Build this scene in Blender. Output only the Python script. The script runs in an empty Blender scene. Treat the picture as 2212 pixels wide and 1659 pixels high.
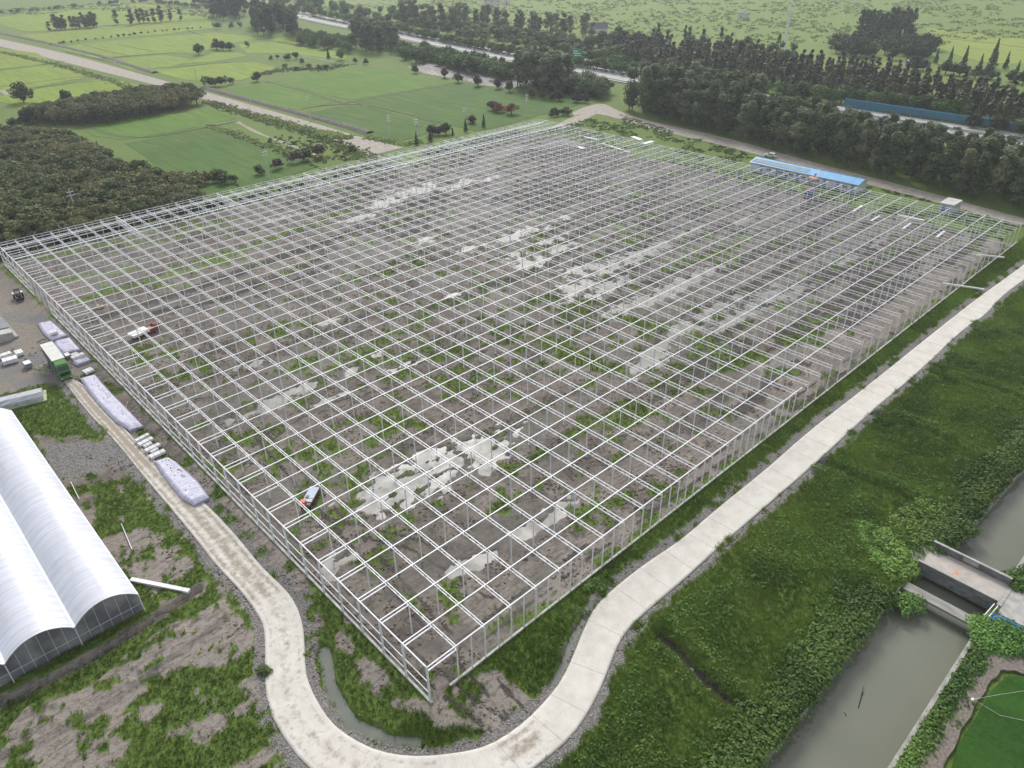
import bpy, bmesh, math, random
import numpy as np
from mathutils import Matrix, Vector
random.seed(7); rng = np.random.default_rng(7)
sc = bpy.context.scene
COL = sc.collection
R = math.radians

# ------------------------------------------------------------------ camera, sky, sun, exposure
FOC, PIT, ROLL, YAW = 1612.59, .5533, -.0121, .8161
CAM = np.array([-27.65, -42.74, 70.80])
Fv = np.array([math.cos(YAW)*math.cos(PIT), math.sin(YAW)*math.cos(PIT), -math.sin(PIT)])
Rv = np.array([math.sin(YAW), -math.cos(YAW), 0.]); Uv = np.cross(Rv, Fv)
Rv, Uv = math.cos(ROLL)*Rv+math.sin(ROLL)*Uv, -math.sin(ROLL)*Rv+math.cos(ROLL)*Uv
cam = bpy.data.objects.new('camera', bpy.data.cameras.new('camera')); COL.objects.link(cam)
cam.matrix_world = Matrix([[Rv[i], Uv[i], -Fv[i], CAM[i]] for i in range(3)]+[[0, 0, 0, 1]])
cam.data.sensor_width = 36; cam.data.lens = 36*FOC/2212
cam.data.clip_start = 1; cam.data.clip_end = 9000
sc.camera = cam
SUN_AZ, SUN_EL = 52., 39.          # degrees, azimuth counter-clockwise from +X
w = bpy.data.worlds.new('World'); sc.world = w; w.use_nodes = True
nt = w.node_tree; bg = nt.nodes['Background']
sky = nt.nodes.new('ShaderNodeTexSky'); sky.sky_type = 'NISHITA'; sky.sun_disc = False
sky.sun_elevation = R(SUN_EL); sky.sun_rotation = R(90-SUN_AZ)
sky.air_density = 1.; sky.dust_density = 5.; sky.ozone_density = 1.
hs = nt.nodes.new('ShaderNodeHueSaturation'); hs.inputs['Saturation'].default_value = .6
tc = nt.nodes.new('ShaderNodeTexCoord'); cn = nt.nodes.new('ShaderNodeTexNoise')
cn.inputs['Scale'].default_value = 2.2; cn.inputs['Detail'].default_value = 6
cr = nt.nodes.new('ShaderNodeMapRange'); cr.inputs[1].default_value = .42; cr.inputs[2].default_value = .62
mx = nt.nodes.new('ShaderNodeMix'); mx.data_type = 'RGBA'; mx.inputs['B'].default_value = (7.6, 7.9, 8.4, 1)
nt.links.new(tc.outputs['Generated'], cn.inputs['Vector']); nt.links.new(cn.outputs['Fac'], cr.inputs[0])
nt.links.new(sky.outputs[0], hs.inputs['Color']); nt.links.new(hs.outputs[0], mx.inputs['A'])
nt.links.new(cr.outputs[0], mx.inputs['Factor']); nt.links.new(mx.outputs['Result'], bg.inputs['Color'])
bg.inputs['Strength'].default_value = .105
sun = bpy.data.objects.new('sun', bpy.data.lights.new('sun', 'SUN')); COL.objects.link(sun)
sun.data.energy = 2.6; sun.data.angle = R(20); sun.data.color = (1, .98, .96)
sd = Vector((math.cos(R(SUN_AZ))*math.cos(R(SUN_EL)), math.sin(R(SUN_AZ))*math.cos(R(SUN_EL)), math.sin(R(SUN_EL))))
sun.rotation_euler = sd.to_track_quat('Z', 'Y').to_euler()
sc.view_settings.view_transform = 'Standard'; sc.view_settings.look = 'None'
sc.view_settings.exposure = 0.15; sc.view_settings.gamma = 1

def G(x, y, z=0.):
    """where the sight line of picture point (x, y) meets the level z"""
    d = Fv+Rv*(x-1106)/FOC-Uv*(y-829.5)/FOC
    return CAM+d*((z-CAM[2])/d[2])
def G2(x, y, z=0.): return G(x, y, z)[:2]

# ------------------------------------------------------------------ materials
def mat(name, col=(.5, .5, .5), rough=.7, metal=0., spec=.4):
    m = bpy.data.materials.new(name); m.use_nodes = True
    b = m.node_tree.nodes['Principled BSDF']
    b.inputs['Base Color'].default_value = (*col, 1); b.inputs['Roughness'].default_value = rough
    b.inputs['Metallic'].default_value = metal; b.inputs['Specular IOR Level'].default_value = spec
    return m
class N:
    def __init__(s, m): s.m = m; s.t = m.node_tree; s.b = s.t.nodes['Principled BSDF']
    def new(s, k): return s.t.nodes.new(k)
    def lk(s, a, b): s.t.links.new(a, b)
    def pos(s):
        g = s.new('ShaderNodeNewGeometry'); return g.outputs['Position']
    def noise(s, scale, detail=4, vec=None, rough=.5, stretch=None):
        n = s.new('ShaderNodeTexNoise'); n.inputs['Scale'].default_value = scale
        n.inputs['Detail'].default_value = detail; n.inputs['Roughness'].default_value = rough
        v = vec or s.pos()
        if stretch:
            mp = s.new('ShaderNodeMapping'); mp.inputs['Scale'].default_value = stretch[:3]
            if len(stretch) > 3: mp.inputs['Rotation'].default_value = (0, 0, stretch[3])
            s.lk(v, mp.inputs['Vector']); v = mp.outputs[0]
        s.lk(v, n.inputs['Vector']); return n.outputs['Fac']
    def vor(s, scale, vec=None):
        n = s.new('ShaderNodeTexVoronoi'); n.inputs['Scale'].default_value = scale
        s.lk(vec or s.pos(), n.inputs['Vector']); return n
    def rng(s, v, a, b, c=0, d=1):
        n = s.new('ShaderNodeMapRange'); s.lk(v, n.inputs[0])
        for i, q in enumerate((a, b, c, d)): n.inputs[i+1].default_value = q
        return n.outputs[0]
    def math(s, op, a, b=None):
        n = s.new('ShaderNodeMath'); n.operation = op
        for i, q in enumerate((a, b)):
            if q is None: continue
            if isinstance(q, (int, float)): n.inputs[i].default_value = q
            else: s.lk(q, n.inputs[i])
        return n.outputs[0]
    def mix(s, f, a, b, mode='MIX'):
        n = s.new('ShaderNodeMix'); n.data_type = 'RGBA'; n.blend_type = mode
        for k, q in (('Factor', f), ('A', a), ('B', b)):
            if isinstance(q, (int, float)): n.inputs[k].default_value = q
            elif isinstance(q, tuple): n.inputs[k].default_value = (*q, 1)
            else: s.lk(q, n.inputs[k])
        return n.outputs['Result']
    def attr(s, name):
        n = s.new('ShaderNodeAttribute'); n.attribute_name = name; return n
    def bump(s, h, strength=.5, dist=.1):
        n = s.new('ShaderNodeBump'); n.inputs['Strength'].default_value = strength
        n.inputs['Distance'].default_value = dist; s.lk(h, n.inputs['Height']); s.lk(n.outputs[0], s.b.inputs['Normal'])
    def col(s, c): s.lk(c, s.b.inputs['Base Color'])
def varied(name, c1, c2, scale=1., rough=.8, bump=.0, stretch=None, detail=5, bd=.05, metal=0., spec=.4):
    m = mat(name, c1, rough, metal, spec); n = N(m)
    f = n.noise(scale, detail, stretch=stretch); n.col(n.mix(n.rng(f, .35, .65), c1, c2))
    if bump: n.bump(n.noise(scale*4, 4), bump, bd)
    return m
def foliage(name, dark, light, accent=None, trans=.25):
    m = mat(name, dark, .6, 0, .2); n = N(m)
    a = n.attr('tone').outputs['Fac']
    c = n.mix(a, dark, light)
    oi = n.new('ShaderNodeObjectInfo').outputs['Random']
    if accent: c = n.mix(n.rng(oi, .55, 1., 0, .8), c, accent)
    v = n.rng(oi, 0, 1, .65, 1.4)
    hv = n.new('ShaderNodeHueSaturation'); n.lk(v, hv.inputs['Value']); n.lk(c, hv.inputs['Color'])
    o2 = n.math('FRACT', n.math('MULTIPLY', oi, 37.3)); n.lk(n.math('ADD', n.rng(n.noise(.08, 2), .3, .7, .475, .495), n.math('MULTIPLY', o2, .03)), hv.inputs['Hue'])
    c = hv.outputs[0]; n.col(c)
    t = n.new('ShaderNodeBsdfTranslucent'); n.lk(c, t.inputs['Color'])
    ms = n.new('ShaderNodeMixShader'); ms.inputs[0].default_value = trans
    n.lk(n.b.outputs[0], ms.inputs[1]); n.lk(t.outputs[0], ms.inputs[2])
    n.lk(ms.outputs[0], n.t.nodes['Material Output'].inputs[0])
    return m

STEEL = varied('galvanized_steel', (.88, .90, .93), (.74, .76, .79), .6, .5, metal=.05)
STEELW = varied('white_steel', (.80, .80, .82), (.68, .68, .71), 1.5, .5)
CONC = varied('concrete', (.46, .45, .42), (.33, .32, .29), 1.2, .9, .3)
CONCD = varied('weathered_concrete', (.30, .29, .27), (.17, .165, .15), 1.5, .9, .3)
BARK = varied('bark', (.16, .14, .12), (.09, .08, .065), 3, .9)
BLACK = mat('black_rubber', (.02, .02, .022), .8)
GLASS = mat('dark_glass', (.03, .04, .05), .1, spec=.6)
WHITE = mat('white_paint', (.80, .80, .80), .4)
RED = mat('red_paint', (.35, .045, .04), .5)
RUST = varied('rusty_red', (.30, .08, .05), (.17, .05, .04), 2, .7)
GREENP = mat('green_paint', (.08, .25, .05), .35)
BLUEP = varied('blue_paint', (.06, .17, .42), (.05, .13, .32), 2, .5)
WOOD = varied('wood', (.50, .36, .22), (.36, .25, .15), 2, .8)
GREYP = mat('grey_paint', (.28, .29, .31), .5)

# ------------------------------------------------------------------ objects and meshes
def tag(o, label=None, cat=None, group=None, kind=None):
    for k, v in (('label', label), ('category', cat), ('group', group), ('kind', kind)):
        if v: o[k] = v
    return o
def empty(name, loc=(0, 0, 0), rz=0., label=None, cat=None, group=None):
    o = bpy.data.objects.new(name, None); COL.objects.link(o); o.location = loc; o.rotation_euler = (0, 0, rz)
    return tag(o, label, cat, group)
class MB:
    def __init__(s): s.v = []; s.f = []
    def add(s, vs, fs):
        k = len(s.v); s.v += [tuple(map(float, p)) for p in vs]; s.f += [tuple(i+k for i in q) for q in fs]; return s
    def box(s, x0, x1, y0, y1, z0, z1):
        return s.add([(x, y, z) for z in (z0, z1) for y in (y0, y1) for x in (x0, x1)],
              [(0, 2, 3, 1), (4, 5, 7, 6), (0, 1, 5, 4), (2, 6, 7, 3), (0, 4, 6, 2), (1, 3, 7, 5)])
    def bar(s, a, b, w_, h_=None, up=(0, 0, 1)):
        h_ = h_ or w_; a = np.array(a, float); b = np.array(b, float); d = b-a; d /= (np.linalg.norm(d)+1e-9)
        u = np.array(up, float)
        if abs(d@u) > .95: u = np.array([1., 0, 0])
        sd_ = np.cross(d, u); sd_ /= np.linalg.norm(sd_); u = np.cross(sd_, d)
        vs = [p+sx*sd_*w_/2+sz*u*h_/2 for p in (a, b) for sz in (-1, 1) for sx in (-1, 1)]
        return s.add(vs, [(0, 1, 3, 2), (4, 6, 7, 5), (0, 4, 5, 1), (2, 3, 7, 6), (0, 2, 6, 4), (1, 5, 7, 3)])
    def tube(s, a, b, r0, r1=None, n=8, cap=True):
        r1 = r0 if r1 is None else r1; a = np.array(a, float); b = np.array(b, float); d = b-a; d /= (np.linalg.norm(d)+1e-9)
        u = np.array([0, 0, 1.]) if abs(d[2]) < .9 else np.array([1., 0, 0])
        p = np.cross(d, u); p /= np.linalg.norm(p); q = np.cross(d, p)
        vs = [c+r*(math.cos(2*math.pi*i/n)*p+math.sin(2*math.pi*i/n)*q) for c, r in ((a, r0), (b, r1)) for i in range(n)]
        fs = [(i, (i+1) % n, n+(i+1) % n, n+i) for i in range(n)]
        if cap: fs += [tuple(range(n))[::-1], tuple(range(n, 2*n))]
        return s.add(vs, fs)
    def prism(s, poly, z0, z1):
        n = len(poly)
        vs = [(p[0], p[1], z0) for p in poly]+[(p[0], p[1], z1) for p in poly]
        return s.add(vs, [tuple(range(n))[::-1], tuple(range(n, 2*n))]+[(i, (i+1) % n, n+(i+1) % n, n+i) for i in range(n)])
    def extrude(s, prof, p0, ax, up, ln):
        """profile (u, v) laid in plane (ax x up), extruded along cross by ln"""
        ax = np.array(ax, float); up = np.array(up, float); cr_ = np.cross(ax, up); n = len(prof); p0 = np.array(p0, float)
        vs = [p0+u*ax+v*up for u, v in prof]+[p0+u*ax+v*up+cr_*ln for u, v in prof]
        return s.add(vs, [tuple(range(n))[::-1], tuple(range(n, 2*n))]+[(i, (i+1) % n, n+(i+1) % n, n+i) for i in range(n)])
    def build(s, name, m, parent=None, bevel=0., smooth=False):
        me = bpy.data.meshes.new(name); me.from_pydata(s.v, [], s.f); me.update()
        bm = bmesh.new(); bm.from_mesh(me); bmesh.ops.recalc_face_normals(bm, faces=bm.faces)
        if bevel: bmesh.ops.bevel(bm, geom=list(bm.edges), offset=bevel, segments=2, affect='EDGES', clamp_overlap=True)
        bm.to_mesh(me); bm.free()
        if smooth: me.shade_smooth()
        me.materials.append(m)
        o = bpy.data.objects.new(name, me); COL.objects.link(o)
        if parent is not None: o.parent = parent
        return o
def npmesh(name, V, Fq, m, tone=None, parent=None, link=True, smooth=False):
    """V (n,3), Fq (k,3|4) arrays"""
    me = bpy.data.meshes.new(name); k = Fq.shape[1]
    me.vertices.add(len(V)); me.vertices.foreach_set('co', V.astype(np.float32).ravel())
    me.loops.add(Fq.size); me.loops.foreach_set('vertex_index', Fq.astype(np.int32).ravel())
    me.polygons.add(len(Fq)); me.polygons.foreach_set('loop_start', np.arange(0, Fq.size, k, dtype=np.int32))
    me.update(calc_edges=True)
    if tone is not None:
        a = me.attributes.new('tone', 'FLOAT', 'POINT'); a.data.foreach_set('value', tone.astype(np.float32))
    me.materials.append(m)
    if smooth: me.shade_smooth()
    if not link: return me
    o = bpy.data.objects.new(name, me); COL.objects.link(o)
    if parent is not None: o.parent = parent
    return o
def copy_tree(o, parent=None):
    c = o.copy(); COL.objects.link(c); c.parent = parent
    for ch in KIDS.get(o.name, ()): copy_tree(ch, c)
    return c
KIDS = {}
def kids(o):
    KIDS[o.name] = list(o.children)
    for c in o.children: kids(c)

# value noise for laying out the terrain
def _h(ix, iy, s):
    n = (ix.astype(np.int64)*374761393+iy.astype(np.int64)*668265263+s*1274126177) & 0xffffffff
    n = ((n ^ (n >> 13))*1274126177) & 0xffffffff
    return ((n ^ (n >> 16)) & 0xffff)/65535.
def vn(x, y, s=0):
    ix = np.floor(x); iy = np.floor(y); fx = x-ix; fy = y-iy; fx = fx*fx*(3-2*fx); fy = fy*fy*(3-2*fy)
    a = _h(ix, iy, s); b = _h(ix+1, iy, s); c = _h(ix, iy+1, s); d = _h(ix+1, iy+1, s)
    return (a*(1-fx)+b*fx)*(1-fy)+(c*(1-fx)+d*fx)*fy
def fbm(x, y, s=0, o=4):
    r = 0; a = .5; t = 0
    for i in range(o): r = r+a*vn(x, y, s+i*17); t += a; a *= .5; x = x*2.03+3.1; y = y*2.03+1.7
    return r/t
def inpoly(X, Y, poly):
    ins = np.zeros(X.shape, bool); n = len(poly)
    for i in range(n):
        x0, y0 = poly[i]; x1, y1 = poly[(i+1) % n]
        if y0 == y1: continue
        c = ((y0 > Y) != (y1 > Y)) & (X < (x1-x0)*(Y-y0)/(y1-y0)+x0); ins ^= c
    return ins
def segdist(X, Y, pts):
    d = np.full(X.shape, 1e9)
    for (ax, ay), (bx, by) in zip(pts[:-1], pts[1:]):
        dx, dy = bx-ax, by-ay; t = np.clip(((X-ax)*dx+(Y-ay)*dy)/(dx*dx+dy*dy+1e-9), 0, 1)
        d = np.minimum(d, np.hypot(X-ax-t*dx, Y-ay-t*dy))
    return d
def FP(pts, z=0.): return [tuple(G2(x, y, z)) for x, y in pts]
def sm(a, b, x): t = np.clip((x-a)/(b-a), 0, 1); return t*t*(3-2*t)

# ------------------------------------------------------------------ layout (world metres; X runs along the near right wall, Y along the near left wall)
AX, BY = 4., 4.229; NX, NY = 47, 40; WX, WY = NX*AX, NY*BY; HT = 5.63
ROAD_IN = [(133, 816), (173, 823), (215, 868), (273, 930), (327, 990), (395, 1050), (457, 1100), (520, 1169), (567, 1229), (623, 1279), (648, 1323), (658, 1373), (658, 1423), (663, 1473), (700, 1543), (733, 1579),
           (787, 1612), (837, 1629), (887, 1635), (937, 1634), (1020, 1623), (1070, 1606), (1137, 1559), (1184, 1509), (1210, 1476), (1231, 1436), (1264, 1353), (1284, 1313), (1324, 1273), (1397, 1216), (1474, 1166), (1541, 1106),
           (1661, 1010), (1741, 937), (1867, 840), (1991, 740), (2108, 647), (2147, 620), (2211, 573), (2300, 505)]
ROAD_OUT = [(133, 816), (187, 890), (247, 950), (307, 1026), (370, 1100), (430, 1173), (467, 1223), (520, 1276), (563, 1336), (573, 1366), (573, 1456), (575, 1506), (587, 1550), (617, 1600), (655, 1650),
            (720, 1700), (850, 1745), (1000, 1740), (1100, 1700), (1154, 1659), (1194, 1629), (1237, 1589), (1267, 1546), (1290, 1503), (1304, 1473), (1320, 1429), (1344, 1373), (1390, 1326), (1474, 1256), (1550, 1185), (1641, 1106),
            (1767, 997), (1881, 890), (1991, 800), (2074, 717), (2128, 683), (2161, 643), (2211, 606), (2300, 540)]
def smooth_line(p, k=2):
    p = [np.array(q, float) for q in p]
    for _ in range(k):
        r = [p[0]]
        for a, b in zip(p[:-1], p[1:]): r += [a*.75+b*.25, a*.25+b*.75]
        r.append(p[-1]); p = r
    return p
rin = smooth_line(FP(ROAD_IN)); rout = smooth_line(FP(ROAD_OUT))
ROAD = [tuple(p) for p in rin]+[tuple(p) for p in rout[::-1]]
YARD = [(-40, 170), (-2, 172), (-.6, 150), (-.8, 100), (-4.5, 99), (-8, 100), (-11, 101), (-14, 101.5), (-22, 103), (-40, 110)]
CANAL = [(-90, -37.0), (106, -36.8), (200, -36.8), (200, -31.5), (110, -31.8), (62.6, -29.6), (50, -28.0), (-90, -28.6)]
CANAL2 = CANAL
DITCH = [FP([(698, 1400), (712, 1480), (760, 1560), (830, 1592), (900, 1603)]), FP([(1262, 1333), (1240, 1370), (1215, 1440), (1190, 1480)])]
TRENCH = FP([(-60, 1545), (60, 1493), (200, 1420), (330, 1340), (428, 1275)])   # little dark ditch in front of the film greenhouse
FURROW = [FP([(1767, 1000), (1900, 1052), (2024, 1106)]), FP([(1888, 895), (2010, 935), (2120, 1000), (2180, 1030)]), FP([(2020, 806), (2120, 838), (2230, 880)]),
          FP([(1430, 1372), (1560, 1500), (1700, 1590)]), FP([(2110, 710), (2240, 770)])]
# furrows where the growth is parted
PUD = [((1010, 972), 7, 2.2), ((1060, 985), 4, 1.5), ((935, 985), 4, 1.5), ((880, 1045), 6.5, 3.2), ((820, 1075), 3.5, 2.2), ((760, 802), 3, 1.0), ((870, 790), 3, .8), ((910, 778), 2, .7), ((815, 765), 1.5, .7),
       ((890, 415), 13, 3.5), ((1000, 398), 8, 2), ((1050, 390), 6, 1.5), ((830, 440), 6, 1.5), ((1010, 540), 3, 1.5), ((915, 520), 3, 1.4), ((1225, 470), 4, 1.2), ((1300, 410), 3, 1), ((1130, 505), 9, 2), ((1190, 520), 6, 1.8), ((1150, 570), 5, 2.4),
       ((1215, 535), 5, 2), ((1260, 580), 7, 2), ((1330, 570), 12, 2.6), ((1400, 545), 12, 2), ((1300, 625), 10, 2), ((1250, 620), 6, 2.4), ((1380, 655), 9, 1.6), ((1450, 625), 10, 1.6), ((1500, 600), 10, 1.6), ((1540, 580), 10, 1.3),
       ((1480, 710), 9, 1.5), ((1405, 780), 7, 1.6), ((1430, 750), 6, 1.3), ((1560, 660), 8, 1.4), ((1650, 650), 9, 2), ((1700, 640), 8, 1.5), ((1590, 690), 7, 1.2), ((1180, 1125), 3, 1.2), ((1140, 1150), 2, .9), ((1220, 1090), 2, 1.),
       ((640, 845), 5, 1.2), ((575, 880), 6, 1.4), ((540, 790), 4, 1), ((700, 870), 3, 1), ((1010, 1225), 4, 1), ((720, 1230), 2, 1.6), ((1105, 555), 5, 1.5), ((780, 470), 5, 1.2), ((610, 470), 5, 1), ((700, 700), 2.5, .8), ((975, 640), 3, .8),
       ((300, 560), 5, .8), ((410, 500), 6, .8), ((1830, 560), 7, 1), ((1600, 480), 6, .8), ((1490, 500), 5, .8), ((1050, 1010), 2, 1), ((1900, 520), 6, .9)]
SOIL_DARK = [(FP([(190, 697), (380, 640), (600, 560), (830, 478)]), 1.9), (FP([(260, 690), (480, 650), (700, 560)]), 1.2), (FP([(560, 640), (900, 500)]), 1.0)]
GRASS_STRIP = [(FP([(165, 652), (400, 590), (600, 512), (760, 455)]), 1.5), (FP([(90, 560), (330, 508), (520, 470)]), 1.1), (FP([(120, 610), (300, 580)]), 1.0), (FP([(230, 548), (480, 492)]), .8),
               (FP([(1340, 690), (1480, 720), (1560, 760)]), 2.0), (FP([(1180, 740), (1290, 790), (1330, 800)]), 2.2), (FP([(1560, 800), (1640, 765)]), 1.8), (FP([(1700, 740), (1720, 735)]), 2.), (FP([(1620, 700), (1490, 668)]), 1.2),
               (FP([(1430, 590), (1600, 530)]), 1.0), (FP([(1390, 470), (1420, 463)]), 1.4)]
MUDPATCH = [  # picture polygons of bare soil left of the road and at the corner
  [(130, 1085), (215, 1068), (210, 1110), (160, 1180), (110, 1140)], [(180, 1175), (330, 1130), (380, 1185), (420, 1230), (330, 1290), (260, 1225)], [(60, 1640), (90, 1560), (190, 1500), (300, 1560), (250, 1659), (60, 1700)],
  [(0, 1600), (60, 1530), (190, 1478), (300, 1400), (440, 1330), (480, 1300), (560, 1400), (480, 1440), (350, 1475), (240, 1560), (200, 1659), (-20, 1659)],
  [(70, 905), (170, 930), (230, 990), (100, 975), (60, 940)], [(90, 960), (300, 960), (330, 1000), (250, 1040), (120, 1060)],
  [(690, 1395), (540, 1190), (480, 1100), (400, 1020), (330, 930), (430, 1000), (560, 1130), (750, 1330), (880, 1460), (1000, 1530), (1100, 1480), (1130, 1440), (1180, 1420), (1130, 1560), (1060, 1600), (930, 1570), (800, 1500)],
  [(960, 1480), (1040, 1450), (1120, 1400), (1150, 1420), (1110, 1560), (1000, 1540)]]
GRASSPATCH = [[(700, 1400), (745, 1400), (790, 1490), (870, 1545), (860, 1585), (780, 1560), (720, 1500)], [(880, 1580), (1000, 1570), (1060, 1590), (1010, 1612), (900, 1612), (800, 1590)],
  [(640, 1240), (700, 1290), (830, 1420), (935, 1512), (910, 1520), (800, 1430), (680, 1310)], [(165, 745), (250, 815), (300, 880), (280, 890), (200, 810)], [(20, 890), (130, 830), (180, 870), (240, 920), (130, 950), (60, 940)]]
# terrain grid: fine near the camera, coarse to the horizon
def axis(lo, hi, f0, f1, step0):
    a = [f0]
    while a[-1] < f1: a.append(a[-1]+max(step0, .0034*(a[-1]-f0)))
    while a[-1] < hi: a.append(a[-1]+max(1., .045*(a[-1]-f1+20)))
    b = [f0]
    while b[-1] > lo: b.append(b[-1]-max(step0, .06*(f0-b[-1])))
    return np.array(b[:0:-1]+a)
gx = axis(-2500, 5000, -48, 250, .36); gy = axis(-2500, 5000, -52, 230, .36)
X, Y = np.meshgrid(gx, gy)
site = (X > 0) & (X < WX) & (Y > 0) & (Y < WY)
road = inpoly(X, Y, ROAD); droad = np.minimum(segdist(X, Y, [tuple(p) for p in rin]), segdist(X, Y, [tuple(p) for p in rout]))
yard = inpoly(X, Y, YARD)
n1 = fbm(X/9, Y/9, 1); n2 = fbm(X/2.2, Y/2.2, 5); n3 = fbm(X/22, Y/3.2, 9); n4 = fbm(X/.9, Y/.9, 13, 3); n5 = fbm(X/1.7, Y/.9, 23, 4)
grass = np.full(X.shape, 1.)                       # everything is overgrown except:
patch = sm(.50, .62, n2*.55+n1*.45+.0)
grow = .42+.10*sm(60, 110, X)-.06*sm(20, 0, Y)
grass = np.where(site, sm(.56, .64, .5*n2+.3*n1+.2*n3+ .075*np.exp(-((X-60)/60)**2-((Y-55)/50)**2)-.02), grass)
for pl, wd in GRASS_STRIP: grass = np.maximum(grass, site*sm(wd*1.3, wd*.5, segdist(X, Y, pl)+(n2-.5)*2.5))
left = (X < 0) & (Y < 172) & ~yard
grass = np.where(left, sm(.28, .42, .5*n2+.5*n1), grass)
for q in MUDPATCH:
    ins = inpoly(X+(n2-.5)*3, Y+(n1-.5)*3, FP(q)); grass = np.where(ins & ~site, sm(.54, .62, .6*n2+.4*n4), grass)
for q in GRASSPATCH: grass = np.where(inpoly(X+(n2-.5)*1.5, Y+(n4-.5)*1.5, FP(q)), 1., grass)
grass = np.where(yard, 0, grass)
grass = np.where((Y < -.6) & (X > 8) & ~road, np.maximum(grass, .9), grass)
walledge = (np.abs(Y) < 1.5) & (X > 4); grass = np.where(walledge & site, np.maximum(grass, sm(.5, .6, n2+.05)), grass)
gravel = (~road) & (droad < 1.3+1.2*(n2-.5)*2) & (X > -35); grass = np.where(gravel, sm(.62, .7, n2), grass)
track = inpoly(X, Y, FP([(95, 960), (230, 955), (262, 985), (300, 1005), (250, 1012), (150, 1035), (110, 1030)]))
gravel = gravel | (track & left); grass = np.where(track, 0, grass)
grass = np.where(road, 0, grass)
dark = site*sm(.50, .60, n3*.62+n2*.38+(.06+.07*np.cos(2*np.pi*Y/(2*BY)))*sm(60,130,X))*(.5+.5*sm(40, 120, X))
for pl, wd in SOIL_DARK: dark = np.maximum(dark, sm(wd*1.1, wd*.6, segdist(X, Y, pl)+(n2-.5)*1.2))
mudd = sm(.48, .6, n2); dark = np.maximum(dark, (~site)*mudd*.45)
RUTS = [FP([(1110, 1592), (1000, 1512), (890, 1432), (740, 1290), (600, 1150), (480, 1030), (380, 925)]), FP([(1135, 1560), (1030, 1450), (950, 1370), (810, 1215), (660, 1050), (560, 940)]), FP([(975, 1420), (1100, 1322), (1300, 1172), (1500, 1030), (1700, 885), (1900, 740)]),
        FP([(700, 1130), (900, 1180), (1060, 1280)]), FP([(520, 1000), (640, 900), (900, 830), (1150, 700)])]
rut = np.zeros(X.shape)
for q in RUTS: dd = segdist(X, Y, q)+(n2-.5)*.3; rut = np.maximum(rut, sm(.42, .12, np.abs(dd-.95)))
rut = rut*(~road)*sm(.3, .45, n2); dark = np.maximum(dark, rut*.9); grass = grass*(1-rut)
# heights
Z = .05+.05*(n2-.5)+.03*(n4-.5)
Z = np.where(site, .17+.30*(n2-.5)+.22*(n4-.5)+.16*dark, Z)
wet = np.zeros(X.shape)
for (px, py), a, b in PUD:
    cx, cy = G2(px, py); b = b*1.25; r = np.sqrt(((X-cx)/a)**2+((Y-cy)/b)**2)+(n2-.5)*1.5+(n5-.5)*2.2
    k = sm(1.25, .55, r); Z = Z-.42*k*site; wet = np.maximum(wet, sm(1.7, .8, r)*site)
grass = np.where(site, grass*(1-sm(.5, .9, wet)*.85), grass)
wet = np.maximum(wet, .75*site*sm(.52, .62, fbm(X/14, Y/7, 31)))
Z = np.where(~site, np.maximum(Z, .0), Z)-.10*rut
berm = inpoly(X, Y, FP([(0, 1600), (60, 1530), (190, 1478), (300, 1400), (440, 1330), (480, 1300), (500, 1330), (350, 1440), (240, 1520), (100, 1600), (0, 1640)])); Z = Z+berm*(.25+.5*(n4-.3))
for qi, q in enumerate(DITCH): dd = segdist(X, Y, q)*(1.3+.9*qi); Z = Z-(1.1*sm(1.35, .25, dd+(n2-.5)*.9)); grass = np.where((dd > .8) & (dd < 2.4) & ~road & ~gravel, np.maximum(grass, sm(.3, .5, n2)), grass); 
dd = segdist(X, Y, TRENCH); Z = Z-.7*sm(.9, .3, dd); grass = np.where(dd < 1.0, grass*.3, grass)
Z = Z+.35*sm(1.6, 1.0, np.abs(dd-1.7))*(left)*.5
for q in FURROW: dd = segdist(X, Y, q)+(n2-.5)*.8; Z = Z-1.3*sm(1.5, .3, dd)+.5*sm(2.8, 1.8, dd)*sm(.6, 1.6, dd); grass = np.where(dd < .75, .1, grass); dark = np.maximum(dark, sm(1.3, .6, dd))
right = (Y < -6) & (Y > -30) & ~road & (droad > 1.5)
Z = Z+right*(.9*(n1-.35)+.5*(n2-.5))*sm(1.5, 5, droad)
Z = np.where(Y < -38, np.minimum(Z, .1), Z); grass = np.where((X > -2.6) & (X < -.4) & (Y > 14) & (Y < 128) & ~road, sm(.6, .68, n2), grass); inc = inpoly(X, Y, CANAL2); Z = np.where(inc, -3., Z); grass = np.where(inc, 0, grass)
nearbank = (Y > -41) & (Y < -26); Z = np.where(nearbank & ~inc, np.clip(Z, -.15, .12), Z)
far = (X > 200) | (Y > 176); Z = np.where(far, .0+.02*(n2-.5), Z)
zl = np.where(road, -.05, Z); Z = zl
yellow = np.where(far, np.where(X > 345, .85, .18)+.45*(n1-.5), sm(.45, .62, n1)*.25)
pv = np.where(yard, 1., 0.)*1.
V = np.stack([X.ravel(), Y.ravel(), Z.ravel()], 1); ny, nx = X.shape
ii = (np.arange(ny-1)[:, None]*nx+np.arange(nx-1)[None]).ravel()
Fq = np.stack([ii, ii+1, ii+nx+1, ii+nx], 1)
gm = mat('ground_mix', rough=.9, spec=.25); n = N(gm)
za = n.attr('za'); zb = n.attr('zb'); sa = n.new('ShaderNodeSeparateColor'); n.lk(za.outputs['Color'], sa.inputs[0]); sb = n.new('ShaderNodeSeparateColor'); n.lk(zb.outputs['Color'], sb.inputs[0])
f1 = n.noise(1.6, 6, rough=.65); f2 = n.noise(6., 5, rough=.7); f3 = n.noise(.35, 4); v1 = n.vor(4.5)
mud = n.mix(n.rng(f3, .38, .62), (.26, .228, .195), (.16, .14, .12))
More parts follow.
